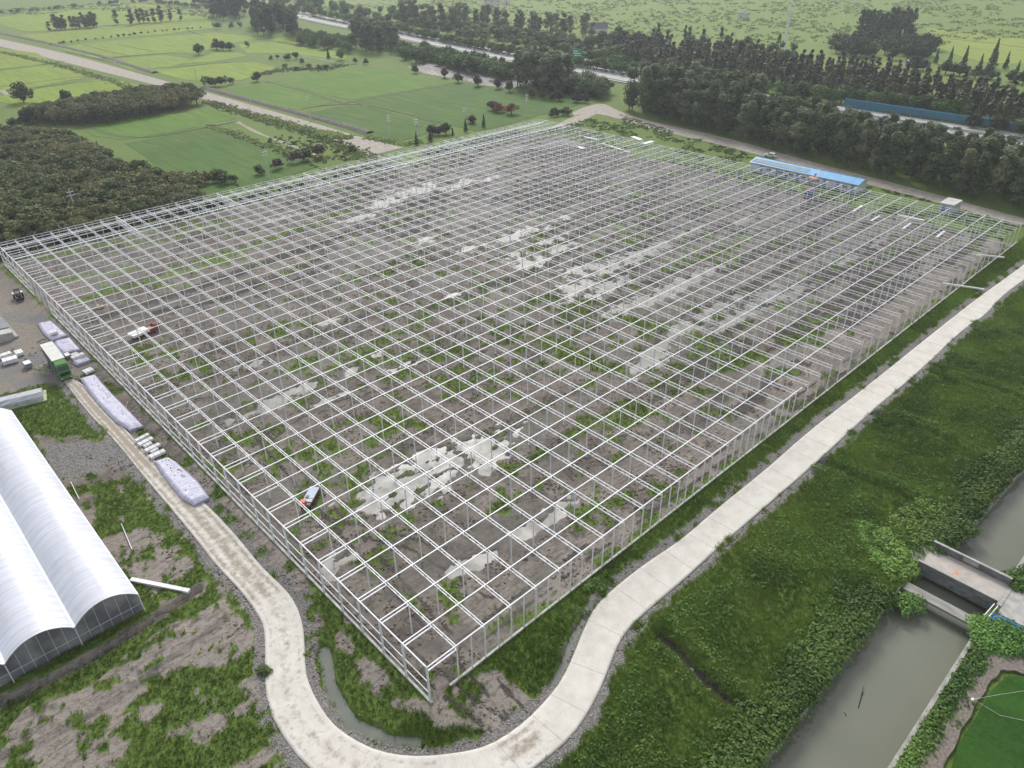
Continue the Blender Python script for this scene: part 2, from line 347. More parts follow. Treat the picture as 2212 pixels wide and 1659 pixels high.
mud = n.mix(n.rng(n.math('ADD', zb.outputs['Alpha'], n.math('MULTIPLY', n.math('SUBTRACT', f3, .5), 1.2)), .35, .75), mud, (.31, .275, .24)); mud = n.mix(n.rng(f1, .5, .68, 0, .85), mud, (.125, .105, .088))
mud = n.mix(n.rng(n.noise(1., 5, stretch=(.35, 2.2, 1), rough=.7), .5, .64, 0, .55), mud, (.10, .085, .072)); mud = n.mix(n.rng(f2, .6, .75, 0, .5), mud, (.42, .38, .34))
darkc = n.mix(n.rng(f2, .4, .62), (.040, .035, .033), (.145, .127, .115))
def thr(mask, noise, w_=.18): return n.rng(n.math('ADD', mask, n.math('MULTIPLY', n.math('SUBTRACT', noise, .5), .9)), .5-w_, .5+w_)
c = n.mix(thr(sa.outputs[1], f1), mud, darkc)
yc = n.mix(n.rng(f1, .4, .62), (.285, .25, .205), (.21, .19, .165)); yc = n.mix(n.rng(n.noise(.12, 3), .5, .62), yc, (.20, .195, .19))
c = n.mix(thr(sb.outputs[1], f2, .1), c, yc)
gr = n.mix(n.rng(v1.outputs['Distance'], .1, .5), (.40, .39, .38), (.20, .19, .18)); gr = n.mix(n.rng(f2, .5, .65, 0, .7), gr, (.14, .125, .11))
c = n.mix(thr(sa.outputs[2], f1, .2), c, gr)
wetc = n.mix(n.rng(n.math('ADD', sb.outputs[0], n.math('MULTIPLY', n.math('SUBTRACT', f1, .5), .7)), .35, .75, 0, .55), c, (.12, .11, .095)); c = wetc
gcol = n.mix(n.rng(f1, .35, .65), (.07, .12, .022), (.155, .225, .045)); gcol2 = n.mix(n.rng(f1, .35, .65), (.21, .27, .06), (.15, .235, .045))
gcol = n.mix(n.math('MULTIPLY', sb.outputs[2], n.rng(f3, .3, .7, .5, 1.)), gcol, gcol2)
c = n.mix(thr(sa.outputs[0], f2, .15), c, gcol)
n.col(c); n.bump(n.math('ADD', n.math('MULTIPLY', f1, 1.3), f2), .9, .16)
n.lk(n.rng(sb.outputs[0], .3, .9, .9, .5), n.b.inputs['Roughness'])
ground = npmesh('ground', V, Fq, gm, smooth=True)
for nm, arr in (('za', (grass, dark, gravel*1., yard*0.)), ('zb', (wet, pv, yellow, np.where((Y < 60) & (X < 14) & ~site, .8, .62*site*sm(26, 3, Y)*sm(8, 14, X)+.55*site*sm(.50, .64, n1)*sm(150, 90, X))))):
    a = ground.data.attributes.new(nm, 'FLOAT_COLOR', 'POINT')
    a.data.foreach_set('color', np.stack([q.ravel()*1. for q in arr], 1).astype(np.float32).ravel())
tag(ground, kind='structure')
def sample(arr, x, y):
    i = np.clip(np.searchsorted(gy, y)-1, 0, ny-1); j = np.clip(np.searchsorted(gx, x)-1, 0, nx-1); return arr[i, j]

# ------------------------------------------------------------------ water
def water(name, poly, z, col, rough=.06, spec=.5, nscale=.3, bs=.05):
    m = mat(name+'_surface', col, rough, 0, spec); n = N(m)
    n.col(n.mix(n.rng(n.noise(nscale, 3), .35, .65), col, tuple(c*1.18 for c in col)))
    n.bump(n.noise(2.5, 3), bs, .02)
    if 'puddle' in name: n.col(n.mix(n.rng(n.noise(.45, 5, rough=.65), .38, .6), (.18, .178, .16), (.29, .28, .25))); n.lk(n.rng(n.noise(.3, 4), .4, .6, .34, .46), n.b.inputs['Roughness'])
    mb = MB(); k = len(poly); mb.add([(x, y, z) for x, y in poly], [tuple(range(k))])
    return tag(mb.build(name, m), kind='structure')
water('puddle_water', [(1, 1), (WX-1, 1), (WX-1, WY-1), (1, WY-1)], -.015, (.24, .235, .215), .42, .25)
water('canal_water', [(-90, -37.6), (220, -37.6), (220, -27.4), (-90, -27.4)], -1.45, (.15, .158, .12), .10, .5, .06, .02)
for i, q in enumerate(DITCH):
    ps = [np.array(p) for p in q]; L = []; Rr = []
    for k, p in enumerate(ps):
        d = ps[min(k+1, len(ps)-1)]-ps[max(k-1, 0)]; d /= np.linalg.norm(d); nn = np.array([-d[1], d[0]])
        ex = d*(1.2 if k == len(ps)-1 else -1.2 if k == 0 else 0); L.append(tuple(p+nn*1.5+ex)); Rr.append(tuple(p-nn*1.5+ex))
    water('ditch_water', L+Rr[::-1], -.45, (.135, .145, .12), .12, .5)

# ------------------------------------------------------------------ roads
def ribbon(name, L, Rr, z, th, m, nl=1):
    mb = MB(); k = len(L)
    vs = [(p[0], p[1], z) for p in L]+[(p[0], p[1], z) for p in Rr]+[(p[0], p[1], z-th) for p in L]+[(p[0], p[1], z-th) for p in Rr]
    fs = []
    for i in range(k-1):
        fs += [(i, i+1, k+i+1, k+i), (i, 2*k+i, 2*k+i+1, i+1), (k+i, k+i+1, 3*k+i+1, 3*k+i)]
    mb.add(vs, fs); return tag(mb.build(name, m), kind='structure')
def resample(p, n_):
    p = np.array(p); d = np.r_[0, np.cumsum(np.hypot(*(p[1:]-p[:-1]).T))]; t = np.linspace(0, d[-1], n_)
    return np.stack([np.interp(t, d, p[:, 0]), np.interp(t, d, p[:, 1])], 1)
# concrete road: match the two edges piece by piece
def match(a, b, n_):
    a = resample(a, n_*3); out = []; j = 0; b = resample(b, n_*3); res_a = []; 
    for i in range(0, len(a), 3):
        lo = max(j, 0); hi = min(len(b), j+60); k = lo+int(np.argmin(np.hypot(*(b[lo:hi]-a[i]).T))); j = max(j, k); res_a.append(a[i]); out.append(b[j])
    return res_a, out
ra, rb = match(rin, rout, 200)
rm = mat('road_concrete', rough=.85, spec=.3); n = N(rm)
f = n.noise(.5, 5, rough=.6); f2 = n.noise(5., 6, rough=.7)
c = n.mix(n.rng(f, .35, .65), (.66, .64, .585), (.57, .54, .48)); dirt = n.attr('dirt').outputs['Fac']
c = n.mix(n.rng(n.math('ADD', dirt, n.math('MULTIPLY', n.math('SUBTRACT', n.noise(1.2, 5, rough=.7), .5), 1.6)), .35, .8, 0, .9), c, (.31, .26, .205))
c = n.mix(n.rng(n.noise(2.4, 5, rough=.75), .62, .70, 0, .6), c, (.20, .17, .14)); c = n.mix(n.rng(f2, .55, .75, 0, .35), c, (.25, .22, .19))
c = n.mix(n.rng(n.attr('joint').outputs['Fac'], .5, .9, 0, .45), c, (.2, .185, .165))
n.col(c); n.bump(f2, .2, .03)
K = len(ra); M = 15; vs = []; dirtv = []; jt = []
cum = np.r_[0, np.cumsum([np.linalg.norm((ra[i+1]+rb[i+1]-ra[i]-rb[i])/2) for i in range(K-1)])]
for i in range(K):
    for j in range(M):
        t = j/(M-1); p = ra[i]*(1-t)+rb[i]*t; e = (vn(np.array([cum[i]*1.3]), np.array([t*7.]), 3)[0]-.5)*.0
        vs.append((p[0], p[1], .115)); xx = p[0]; yy = p[1]
        muddy = 1.35 if (yy > 62 and xx < 5) else 1.0 if (yy > 25 and xx < 5) else (.62 if xx < -3 or yy > 12 else .12)
        muddy = max(muddy, 1.2*math.exp(-((p[0]-G2(1120, 1600)[0])**2+(p[1]-G2(1120, 1600)[1])**2)/10.))
        ruts = 1-.5*(math.exp(-((t-.28)/.09)**2)+math.exp(-((t-.7)/.09)**2)); edge = 1-.6*(t < .1 or t > .9)
        dirtv.append(muddy*ruts*edge*.75); jt.append(0.)
V2 = np.array(vs+[(v[0], v[1], -.1) for k_, v in enumerate(vs) if k_ % M in (0, M-1)])
q = [(i*M+j, (i+1)*M+j, (i+1)*M+j+1, i*M+j+1) for i in range(K-1) for j in range(M-1)]
b0 = K*M
for i in range(K-1): q += [(i*M, b0+2*i, b0+2*i+2, (i+1)*M), (i*M+M-1, (i+1)*M+M-1, b0+2*i+3, b0+2*i+1)]
roado = npmesh('concrete_road', V2, np.array(q), rm); tag(roado, kind='structure')
a = roado.data.attributes.new('dirt', 'FLOAT', 'POINT'); a.data.foreach_set('value', np.array(dirtv+[.8]*(2*K), np.float32))
jm = varied('joint_line', (.42, .39, .34), (.30, .28, .25), .8, .9); mb = MB()
for s_ in np.arange(70, cum[-1], 5.2):
    i = int(np.searchsorted(cum, s_)); i = min(i, K-2); 
    if cum[i] < 118: continue
    mb.bar((*ra[i], .119), (*rb[i], .119), .05, .006)
tag(mb.build('road_joints', jm), kind='structure')

dirtm = varied('dirt_road_surface', (.40, .36, .31), (.29, .255, .215), .6, .9, .3, detail=7)
def droadf(name, L, Rr, z=.05, m=None): 
    L = resample(smooth_line(L, 2), 60); Rr = resample(smooth_line(Rr, 2), 60); return ribbon(name, L, Rr, z, .3, m or dirtm)
droadf('dirt_road', FP([(-200, 40), (0, 84), (110, 108), (220, 136), (330, 168), (450, 200), (560, 232), (700, 272), (790, 300), (872, 319)]),
       FP([(-200, 55), (0, 100), (110, 127), (220, 155), (330, 182), (450, 217), (560, 250), (680, 287), (750, 312), (800, 336)]))
droadf('farm_road', FP([(1236, 243), (1260, 232), (1290, 224), (1308, 224), (1330, 238), (1400, 262), (1500, 282), (1600, 306), (1700, 335), (1800, 362), (1900, 388), (2000, 414), (2100, 442), (2300, 495)]),
       FP([(1240, 250), (1262, 245), (1285, 246), (1310, 249), (1350, 262), (1410, 279), (1500, 300), (1600, 324), (1700, 352), (1800, 379), (1900, 405), (2000, 431), (2100, 459), (2300, 512)]))
droadf('farm_track', FP([(1262, 245), (1235, 253), (1205, 268), (1185, 280)]), FP([(1290, 246), (1255, 262), (1225, 275), (1205, 284)]), .045)
pat = varied('dry_path', (.36, .33, .25), (.26, .25, .16), .8, .95, .2)
def path(name, pts, wd, z=.07, m=None, wob=.35):
    ps = [np.array(p) for p in smooth_line(FP(pts), 2)]; L = []; Rr = []
    for k, p in enumerate(ps):
        d = ps[min(k+1, len(ps)-1)]-ps[max(k-1, 0)]; d /= np.linalg.norm(d); nn = np.array([-d[1], d[0]])*wd/2*(1+wob*math.sin(k*1.7))
        L.append(p+nn); Rr.append(p-nn)
    return ribbon(name, L, Rr, z, .2, m or pat)
for p_, w_ in (([(0, 195), (25, 205), (50, 222)], 3.5), ([(580, 178), (660, 200), (742, 222)], 1.5), ([(742, 222), (870, 200), (975, 182)], 1.6), ([(270, 300), (400, 278), (510, 262)], 1.3), ([(90, 68), (300, 55), (560, 38)], 1.5),
             ([(510, 262), (560, 290), (640, 318), (700, 345)], 1.6), ([(442, 100), (560, 87), (650, 82)], 1.5), ([(530, 100), (640, 118), (730, 135)], 1.3), ([(1290, 147), (1480, 158), (1700, 185), (1900, 205), (2110, 245), (2212, 262)], 2.),
             ([(480, 200), (560, 195), (735, 142)], 2.0)): path('path', p_, w_)
bundm = varied('bund_grass', (.050, .075, .022), (.11, .13, .045), .6, .95, .3)
for p_, w_ in (([(143, 112), (250, 137), (300, 148)], 1.2), ([(180, 97), (235, 112), (280, 122)], 1.), ([(215, 128), (290, 120), (352, 116), (390, 112)], 1.2), ([(255, 96), (330, 112)], .9), ([(350, 150), (420, 141), (500, 134)], 1.2), ([(0, 150), (60, 144), (140, 132)], 1.2), ([(0, 188), (80, 178), (150, 168), (213, 163)], 1.2),
   ([(75, 190), (170, 178), (260, 173)], 1.3), ([(600, 90), (640, 98), (700, 108)], 1.), ([(28, 78), (110, 68), (300, 57), (445, 46)], 1.3), ([(655, 233), (745, 224), (800, 228), (880, 247), (945, 266)], 1.3), ([(745, 222), (870, 201), (976, 181)], 2.2), ([(575, 176), (660, 199), (745, 224)], 2.2),
   ([(2015, 80), (2110, 90), (2212, 103)], 1.3), ([(2100, 90), (2150, 78)], 1.), ([(190, 275), (280, 303), (400, 284), (512, 262)], 2.2), ([(395, 60), (420, 72), (448, 78)], 1.)): path('field_bund', p_, w_, .14, bundm)
bankm = varied('dark_bank_soil', (.17, .15, .13), (.10, .095, .085), .9, .95, .6, detail=7)
for p_ in ([(0, 72), (110, 95), (220, 122), (335, 158)], [(440, 190), (560, 222), (700, 260), (800, 288)]):
    ps = resample(FP(p_), 60); mb = MB(); vs = []; fs = []
    for k, p in enumerate(ps):
        d = ps[min(k+1, 59)]-ps[max(k-1, 0)]; d /= np.linalg.norm(d); nn = np.array([-d[1], d[0]])
        for u, z in ((-2.4, -.1), (-1.3, .7), (0, 1.), (1.2, .6), (2.4, -.1)):
            e = .35*(random.random()-.5); vs.append((*(p+nn*(u+e)), z+e*(z > 0)))
        if k: fs += [((k-1)*5+i, (k-1)*5+i+1, k*5+i+1, k*5+i) for i in range(4)]
    mb.add(vs, fs); tag(mb.build('soil_bank', bankm, smooth=True), kind='structure')

# ------------------------------------------------------------------ paddy fields
def fieldmat(name, c1, c2, rot=0.):
    m = mat(name, c1, .85, 0, .15); n = N(m)
    f = n.noise(.035, 6, rough=.65); g = n.noise(1., 4, stretch=(.45, .035, 1, rot), rough=.6); h = n.noise(2.5, 3)
    c = n.mix(n.rng(f, .35, .65), c1, c2); c = n.mix(n.rng(g, .42, .6, 0, .5), c, tuple(v*.6 for v in c1)); c = n.mix(n.rng(h, .4, .7, 0, .3), c, tuple(v*1.35 for v in c2))
    n.col(c); n.bump(n.noise(3, 4), .6, .15); return m
FB = fieldmat('bright_rice', (.165, .240, .024), (.21, .285, .034)); FM = fieldmat('green_rice', (.075, .165, .016), (.115, .205, .024), .1); FD = fieldmat('deep_rice', (.045, .115, .016), (.085, .155, .024), .1)
FE = fieldmat('pale_rice', (.21, .28, .05), (.25, .31, .06)); FR = fieldmat('dark_rice', (.022, .075, .010), (.038, .10, .014), .1)
def c1_(p): return [(x*.3334, y*.3334) for x, y in p]
def c2_(p): return [(737.1+x*.3334, y*.3334) for x, y in p]
def c3_(p): return [(1474.2+x*.3336, y*.3336) for x, y in p]
FIELDS = [(FB, c1_([(-300, 300), (0, 312), (240, 345), (345, 405), (200, 432), (-300, 480)])), (FB, c1_([(-300, 500), (0, 462), (330, 418), (480, 440), (640, 495), (450, 520), (230, 565), (-300, 610)])), (FB, c1_([(-100, 640), (225, 585), (270, 572), (700, 508), (900, 552), (700, 640), (200, 700)])),
  (FB, c1_([(-300, 140), (0, 112), (320, 70), (520, 62), (800, 60), (1000, 50), (1365, 92), (1340, 122), (700, 165), (330, 198), (170, 205), (0, 160)])), (FB, c1_([(85, 232), (200, 216), (700, 178), (1340, 130), (1395, 150), (1380, 182), (1000, 228), (520, 262), (330, 288), (300, 290)])),
  (FB, c1_([(370, 305), (560, 282), (1000, 240), (1390, 213), (1730, 245), (1520, 275), (1480, 300), (1380, 312), (1250, 345), (1060, 345), (830, 362), (640, 380), (450, 335)])), (FB, c1_([(675, 390), (1060, 356), (1240, 385), (1170, 415), (1100, 432), (955, 445), (850, 452)])),
  (FB, c1_([(1175, 412), (1290, 375), (1420, 335), (1540, 342), (1600, 362), (1500, 380), (1350, 402)])), (FB, c1_([(965, 455), (1150, 440), (1400, 412), (1650, 405), (1870, 455), (1700, 480), (1560, 520), (1400, 530), (1200, 520)])),
  (FB, c1_([(1540, 288), (1700, 268), (2260, 345), (2240, 385), (2050, 370), (1840, 345), (1600, 345)])), (FB, c1_([(1710, 256), (1850, 243), (2260, 285), (2300, 330)])), (FB, c1_([(530, 35), (900, 20), (1200, 45), (1000, 48), (560, 58)])),
  (FM, c1_([(540, 826), (900, 770), (1350, 712), (1535, 768), (1400, 800), (1150, 850), (800, 908), (600, 880)])),
  (FD, c1_([(810, 930), (1150, 866), (1330, 838), (1480, 870), (1700, 930), (1960, 1020), (2060, 1080), (1600, 1240), (1300, 1290), (1100, 1180), (950, 1020)])),
  (FM, c1_([(1430, 590), (1600, 555), (1740, 538), (2190, 658), (2050, 690), (1930, 712), (1800, 690), (1600, 645)])),
  (FM, [(583, 178), (660, 157), (740, 143), (815, 146), (900, 165), (975, 180), (860, 200), (755, 217), (680, 200)]),
  (FD, c2_([(70, 662), (400, 605), (740, 543), (860, 543), (1100, 580), (1620, 650), (1480, 700), (1290, 745), (1000, 830), (870, 850), (630, 792), (400, 735)])),
  (FD, [(745, 228), (790, 228), (870, 250), (945, 268), (930, 285), (895, 298), (855, 306), (800, 298), (740, 275), (660, 245)]),
  (FE, c3_([(1570, 178), (1900, 215), (2300, 268), (2300, 415), (1970, 410), (1800, 365), (1640, 300)])), (FR, [(2040, 1720), (2066, 1616), (2106, 1552), (2140, 1494), (2176, 1462), (2240, 1468), (2400, 1500), (2300, 1750)])]
for i, (m, p) in enumerate(FIELDS):
    pw = [tuple(q) for q in FP(p)]; mb = MB(); k = len(pw); z = .10+.004*(i % 3)
    if m is FR: z = .26
    mb.add([(x, y, z) for x, y in pw]+[(x, y, -.1) for x, y in pw], [tuple(range(k))]+[(j, (j+1) % k, k+(j+1) % k, k+j) for j in range(k)])
    tag(mb.build('rice_field', m), kind='structure')
# wet muddy flat beside the highway hedge
fm = mat('wet_flat', (.28, .27, .26), .5); n = N(fm); f = n.noise(.35, 6, rough=.7); n.col(n.mix(n.rng(f, .45, .6), (.10, .095, .08), (.27, .26, .25))); n.lk(n.rng(f, .5, .58, .8, .08), n.b.inputs['Roughness']); n.bump(f, .4, .1)
mb = MB(); pw = FP([(880, 145), (905, 138), (960, 139), (1035, 145), (1130, 158), (1170, 175), (1120, 190), (1060, 188), (990, 172), (920, 160)])
mb.add([(x, y, .1) for x, y in pw]+[(x, y, -.1) for x, y in pw], [tuple(range(10))]+[(j, (j+1) % 10, 10+(j+1) % 10, 10+j) for j in range(10)]); tag(mb.build('muddy_flat', fm), kind='structure')

# ------------------------------------------------------------------ steel greenhouse frame
fr = empty('greenhouse_frame', (0, 0, 0), 0, 'huge white galvanized steel greenhouse skeleton without cladding standing over muddy ground', 'greenhouse frame')
cols = [(k, j) for k in range(1, NX) for j in range(2, NY, 2)]
cols.sort(key=lambda c: (c[0]*AX-CAM[0])**2+(c[1]*BY-CAM[1])**2)
cm = MB().box(-.06, .06, -.06, .06, -.4, HT-.5); cm.box(-.12, .12, -.12, .12, .02, .06)
col0 = cm.build('column', STEEL, fr)
for i, (k, j) in enumerate(cols[:98]):
    o = col0 if i == 0 else col0.copy()
    if i: COL.objects.link(o)
    o.parent = fr; o.location = (k*AX, j*BY, 0)
mb = MB()
for k, j in cols[98:]: mb.box(k*AX-.075, k*AX+.075, j*BY-.075, j*BY+.075, -.3, HT-.5)
tag(mb.build('column', STEEL, fr), kind='stuff')
def truss(z1=HT-.07, z0=HT-.64, heavy=False):
    mb = MB(); L = WY; w_ = .08
    mb.box(-w_/2, w_/2, 0, L, z1-.04, z1+.04); mb.box(-w_/2, w_/2, 0, L, z0-.04, z0+.04)
    n_ = NY*4; st = L/n_
    for i in range(n_):
        a, b = (z0, z1) if i % 2 == 0 else (z1, z0); mb.bar((0, i*st, a), (0, (i+1)*st, b), .035)
    return mb
t0 = truss().build('truss', STEEL, fr)
for k in range(1, NX+1):
    o = t0 if k == 1 else t0.copy()
    if k > 1: COL.objects.link(o)
    o.parent = fr; o.location = (k*AX, 0, 0)
for k in (7, 14, 21, 28, 35):            # deeper braced ends of every seventh truss at the far-left wall
    mb = MB(); y1, y0 = WY, WY-4*BY
    mb.box(-.09, .09, y0, y1, HT-.03, HT+.12); mb.box(-.05, .05, y0, y1, HT-1.9, HT-1.8); mb.box(-.05, .05, y0, y1, HT-1.15, HT-1.05)
    for i in range(8):
        ya = y0+i*BY/2; mb.bar((0, ya, HT-1.85), (0, ya+BY/2, HT-.6), .05); mb.bar((0, ya, HT-.6), (0, ya+BY/2, HT-1.85), .05)
        mb.box(-.05, .05, ya-.05, ya+.05, HT-1.8, HT-.55)
    mb.build('bracing', STEELW, fr).location = (k*AX, 0, 0)
g0 = MB().box(0, WX, -.06, .06, HT-.02, HT+.08); gu = g0.build('gutter_beam', STEEL, fr)
for j in range(1, NY+1):
    o = gu if j == 1 else gu.copy()
    if j > 1: COL.objects.link(o)
    o.parent = fr; o.location = (0, j*BY, 0)
MB().box(0, 19.4*AX, -.07, .07, HT-.02, HT+.10).build('gutter_beam', STEELW, fr)
for j in range(0, NY+1):                 # heavier lower beams of the first bay
    MB().box(.08, AX, j*BY-.075, j*BY+.075, HT-.62, HT-.50).build('edge_beam', STEELW, fr)
MB().box(-.07, .07, .1, WY, HT-.02, HT+.13).build('wall_rail', STEELW, fr)
MB().box(-.10, -.02, .1, 31*BY, 3.40, 3.50).build('wall_rail', STEELW, fr); MB().box(-.10, -.02, .1, 31*BY, 1.65, 1.75).build('wall_rail', STEELW, fr)
MB().box(-.10, -.02, 34*BY, WY, 3.40, 3.50).build('wall_rail', STEELW, fr); MB().box(-.10, -.02, 34*BY, WY, 1.65, 1.75).build('wall_rail', STEELW, fr)
for zz in (HT+.02, HT-.6, 3.6, 1.8): MB().box(.1, WX, WY-.05, WY+.05, zz-.06, zz+.06).build('wall_rail', STEELW, fr)
MB().box(.1, WX, WY-2.3, WY-1.9, 4.6, 4.72).build('wall_rail', STEELW, fr)
MB().box(.1, WX, WY-3*BY-.2, WY-3*BY+.2, HT-.55, HT-.4).build('wall_rail', STEELW, fr)
pm = MB().box(-.10, .10, -.10, .10, -.3, HT-.04).build('wall_post', STEEL, fr); first = True
for j in range(0, NY+1):
    o = pm if first else pm.copy()
    if not first: COL.objects.link(o)
    first = False; o.parent = fr; o.location = (0, j*BY, 0)
mb = MB(); k = 1.
pm2 = MB().box(-.06, .06, -.06, .06, 0, HT-.04).build('wall_post', STEEL, fr); first = True; cnt = 0
while k <= NX:
    if k < 19.2 or k == int(k):
        o = pm2 if first else pm2.copy()
        if not first: COL.objects.link(o)
        first = False; o.parent = fr; o.location = (k*AX, 0, 0)
    k += .5
mb = MB()
for i in range(1, 2*NX+1): mb.box(i*AX/2-.05, i*AX/2+.05, WY-.05, WY+.05, -.2, HT-.04)
tag(mb.build('wall_post', STEEL, fr), kind='stuff')
mb = MB()
for j in range(1, NY): mb.box(WX-.06, WX+.06, j*BY-.06, j*BY+.06, -.2, HT-.04)
tag(mb.build('wall_post', STEEL, fr), kind='stuff')
FW = varied('foundation_concrete', (.56, .56, .52), (.34, .36, .30), .8, .9, .2)
MB().box(2.7, WX+2, -.14, .14, -1., .38).build('foundation_wall', FW, fr)
MB().box(-.14, .14, -.3, 31*BY, -1., .30).build('foundation_wall', FW, fr)
MB().box(-.14, .14, 34*BY, WY, -1., .30).build('foundation_wall', FW, fr)
MB().box(.15, WX, WY-.14, WY+.14, -1., .3).build('foundation_wall', FW, fr)

# ------------------------------------------------------------------ film greenhouse on the left
film = varied('white_film', (.66, .68, .74), (.58, .60, .67), .5, .4, .15, stretch=(.4, 3., 1), bd=.03)
filmg = mat('grey_side_film', (.22, .22, .235), .45); n = N(filmg); n.col(n.mix(n.rng(n.noise(.4, 4), .4, .62), (.16, .16, .175), (.30, .30, .31)))
n = N(film); wv = n.new('ShaderNodeTexWave'); wv.bands_direction = 'Y'; wv.inputs['Scale'].default_value = .21; wv.inputs['Distortion'].default_value = .3; n.lk(n.pos(), wv.inputs['Vector']); old = n.b.inputs['Base Color'].links[0].from_socket; c_ = n.mix(n.rng(wv.outputs['Fac'], .0, .18, .35, 0), old, (.42, .44, .50)); c_ = n.mix(n.rng(n.noise(.5, 5, stretch=(1.5, .3, 1)), .5, .7, 0, .35), c_, (.46, .46, .47)); n.col(c_)
tg = empty('film_greenhouse', (-17.3, 34, 0), 0, 'long white plastic film greenhouse of joined round-arched spans with grey netted end walls', 'greenhouse')
SPW, EV, RI, TL = 7.12, 3.0, 1.75, 55.5
def arcpt(u): return EV+RI*(1-abs(2*u-1)**2.1)
for s_ in range(4):
    x1 = -s_*SPW; mb = MB(); nu, nv = 22, 28; vs = []
    for i in range(nu+1):
        for j in range(nv+1):
            u = i/nu; v = j/nv; vs.append((x1-SPW*u, v*TL, arcpt(u)+.03*math.sin(v*TL*2.1)*math.sin(u*math.pi)))
    fs = [(i*(nv+1)+j, (i+1)*(nv+1)+j, (i+1)*(nv+1)+j+1, i*(nv+1)+j+1) for i in range(nu) for j in range(nv)]
    mb.add(vs, fs); mb.build('roof', film, tg, smooth=True)
    mb = MB(); pr = [(x1-SPW*i/20+0., .03, arcpt(i/20)-.03) for i in range(21)]; bk = [(x, y+.04, z) for x, y, z in pr]
    lo = [(x1-SPW, .03, 0), (x1, .03, 0)]; lob = [(x, y+.04, z) for x, y, z in lo]; k = 23
    mb.add(pr+lo+bk+lob, [tuple(range(k)), tuple(range(k, 2*k))]+[(i, (i+1) % k, k+(i+1) % k, k+i) for i in range(k)])
    e_ = mb.build('end_wall', filmg, tg)
    mb = MB()
    for i in range(1, 6): xx = x1-SPW*i/6; mb.bar((xx, -.03, 0), (xx, -.03, arcpt(i/6)), .035)
    mb.bar((x1, -.04, 1.5), (x1-SPW, -.04, 1.5), .035)
    mb.build('frame', STEEL, e_)
    mb = MB(); pts = [(x1-SPW*i/24, -.05, arcpt(i/24)+.02) for i in range(25)]
    for a, b in zip(pts[:-1], pts[1:]): mb.bar(a, b, .10)
    mb.build('front_arch', STEELW, tg)
    MB().bar((x1-SPW, -.15, EV+.12), (x1-SPW, TL, EV+.12), .30, .14).build('gutter', STEEL, tg)
    MB().tube((x1-SPW, -.35, -.1), (x1-SPW, -.25, EV), .06).build('downpipe', STEELW, tg)
MB().bar((.02, 0, EV-.02), (.02, TL, EV-.02), .12).build('gutter', STEEL, tg); MB().tube((.02, -.3, -.1), (.02, -.2, EV), .06).build('downpipe', STEELW, tg)
MB().box(-.03, .0, 0.1, TL, 0, EV-.1).build('side_wall', filmg, tg)
MB().box(-4*SPW, 0, TL-.04, TL, 0, EV).build('end_wall', filmg, tg)

# ------------------------------------------------------------------ leaf clouds: crowns, bushes, grass
def leafcloud(c, r, size, up=.3, flat=.0, tone=None):
    """c (n,3) leaf centres, r (n,3) outward directions; returns quads"""
    n_ = len(c); nrm = r+rng.normal(0, .55, (n_, 3)); nrm[:, 2] += up; nrm /= np.linalg.norm(nrm, axis=1)[:, None]+1e-9
    t = np.cross(nrm, rng.normal(0, 1, (n_, 3))); t /= np.linalg.norm(t, axis=1)[:, None]+1e-9; b = np.cross(nrm, t)
    s = (size*rng.uniform(.6, 1.35, n_))[:, None]/2
    V_ = np.stack([c-t*s-b*s*.8, c+t*s*1.1-b*s*.6, c+t*s*.8+b*s, c-t*s*.9+b*s*.7], 1).reshape(-1, 3)
    F_ = np.arange(4*n_).reshape(-1, 4)
    T_ = np.repeat(tone if tone is not None else rng.random(n_), 4)
    return V_, F_, T_
def crown_pts(lobes, per):
    C = []; D = []; T = []
    for (cx, cy, cz, rx, ry, rz, n_) in lobes:
        d = rng.normal(0, 1, (n_, 3)); d /= np.linalg.norm(d, axis=1)[:, None]
        rr = rng.uniform(.62, 1.08, n_)[:, None]; C.append(np.array([cx, cy, cz])+d*rr*np.array([rx, ry, rz])); D.append(d)
        T.append(np.clip(rng.normal(rng.uniform(.2, .8), .22, n_), 0, 1))
    return np.concatenate(C), np.concatenate(D), np.concatenate(T)
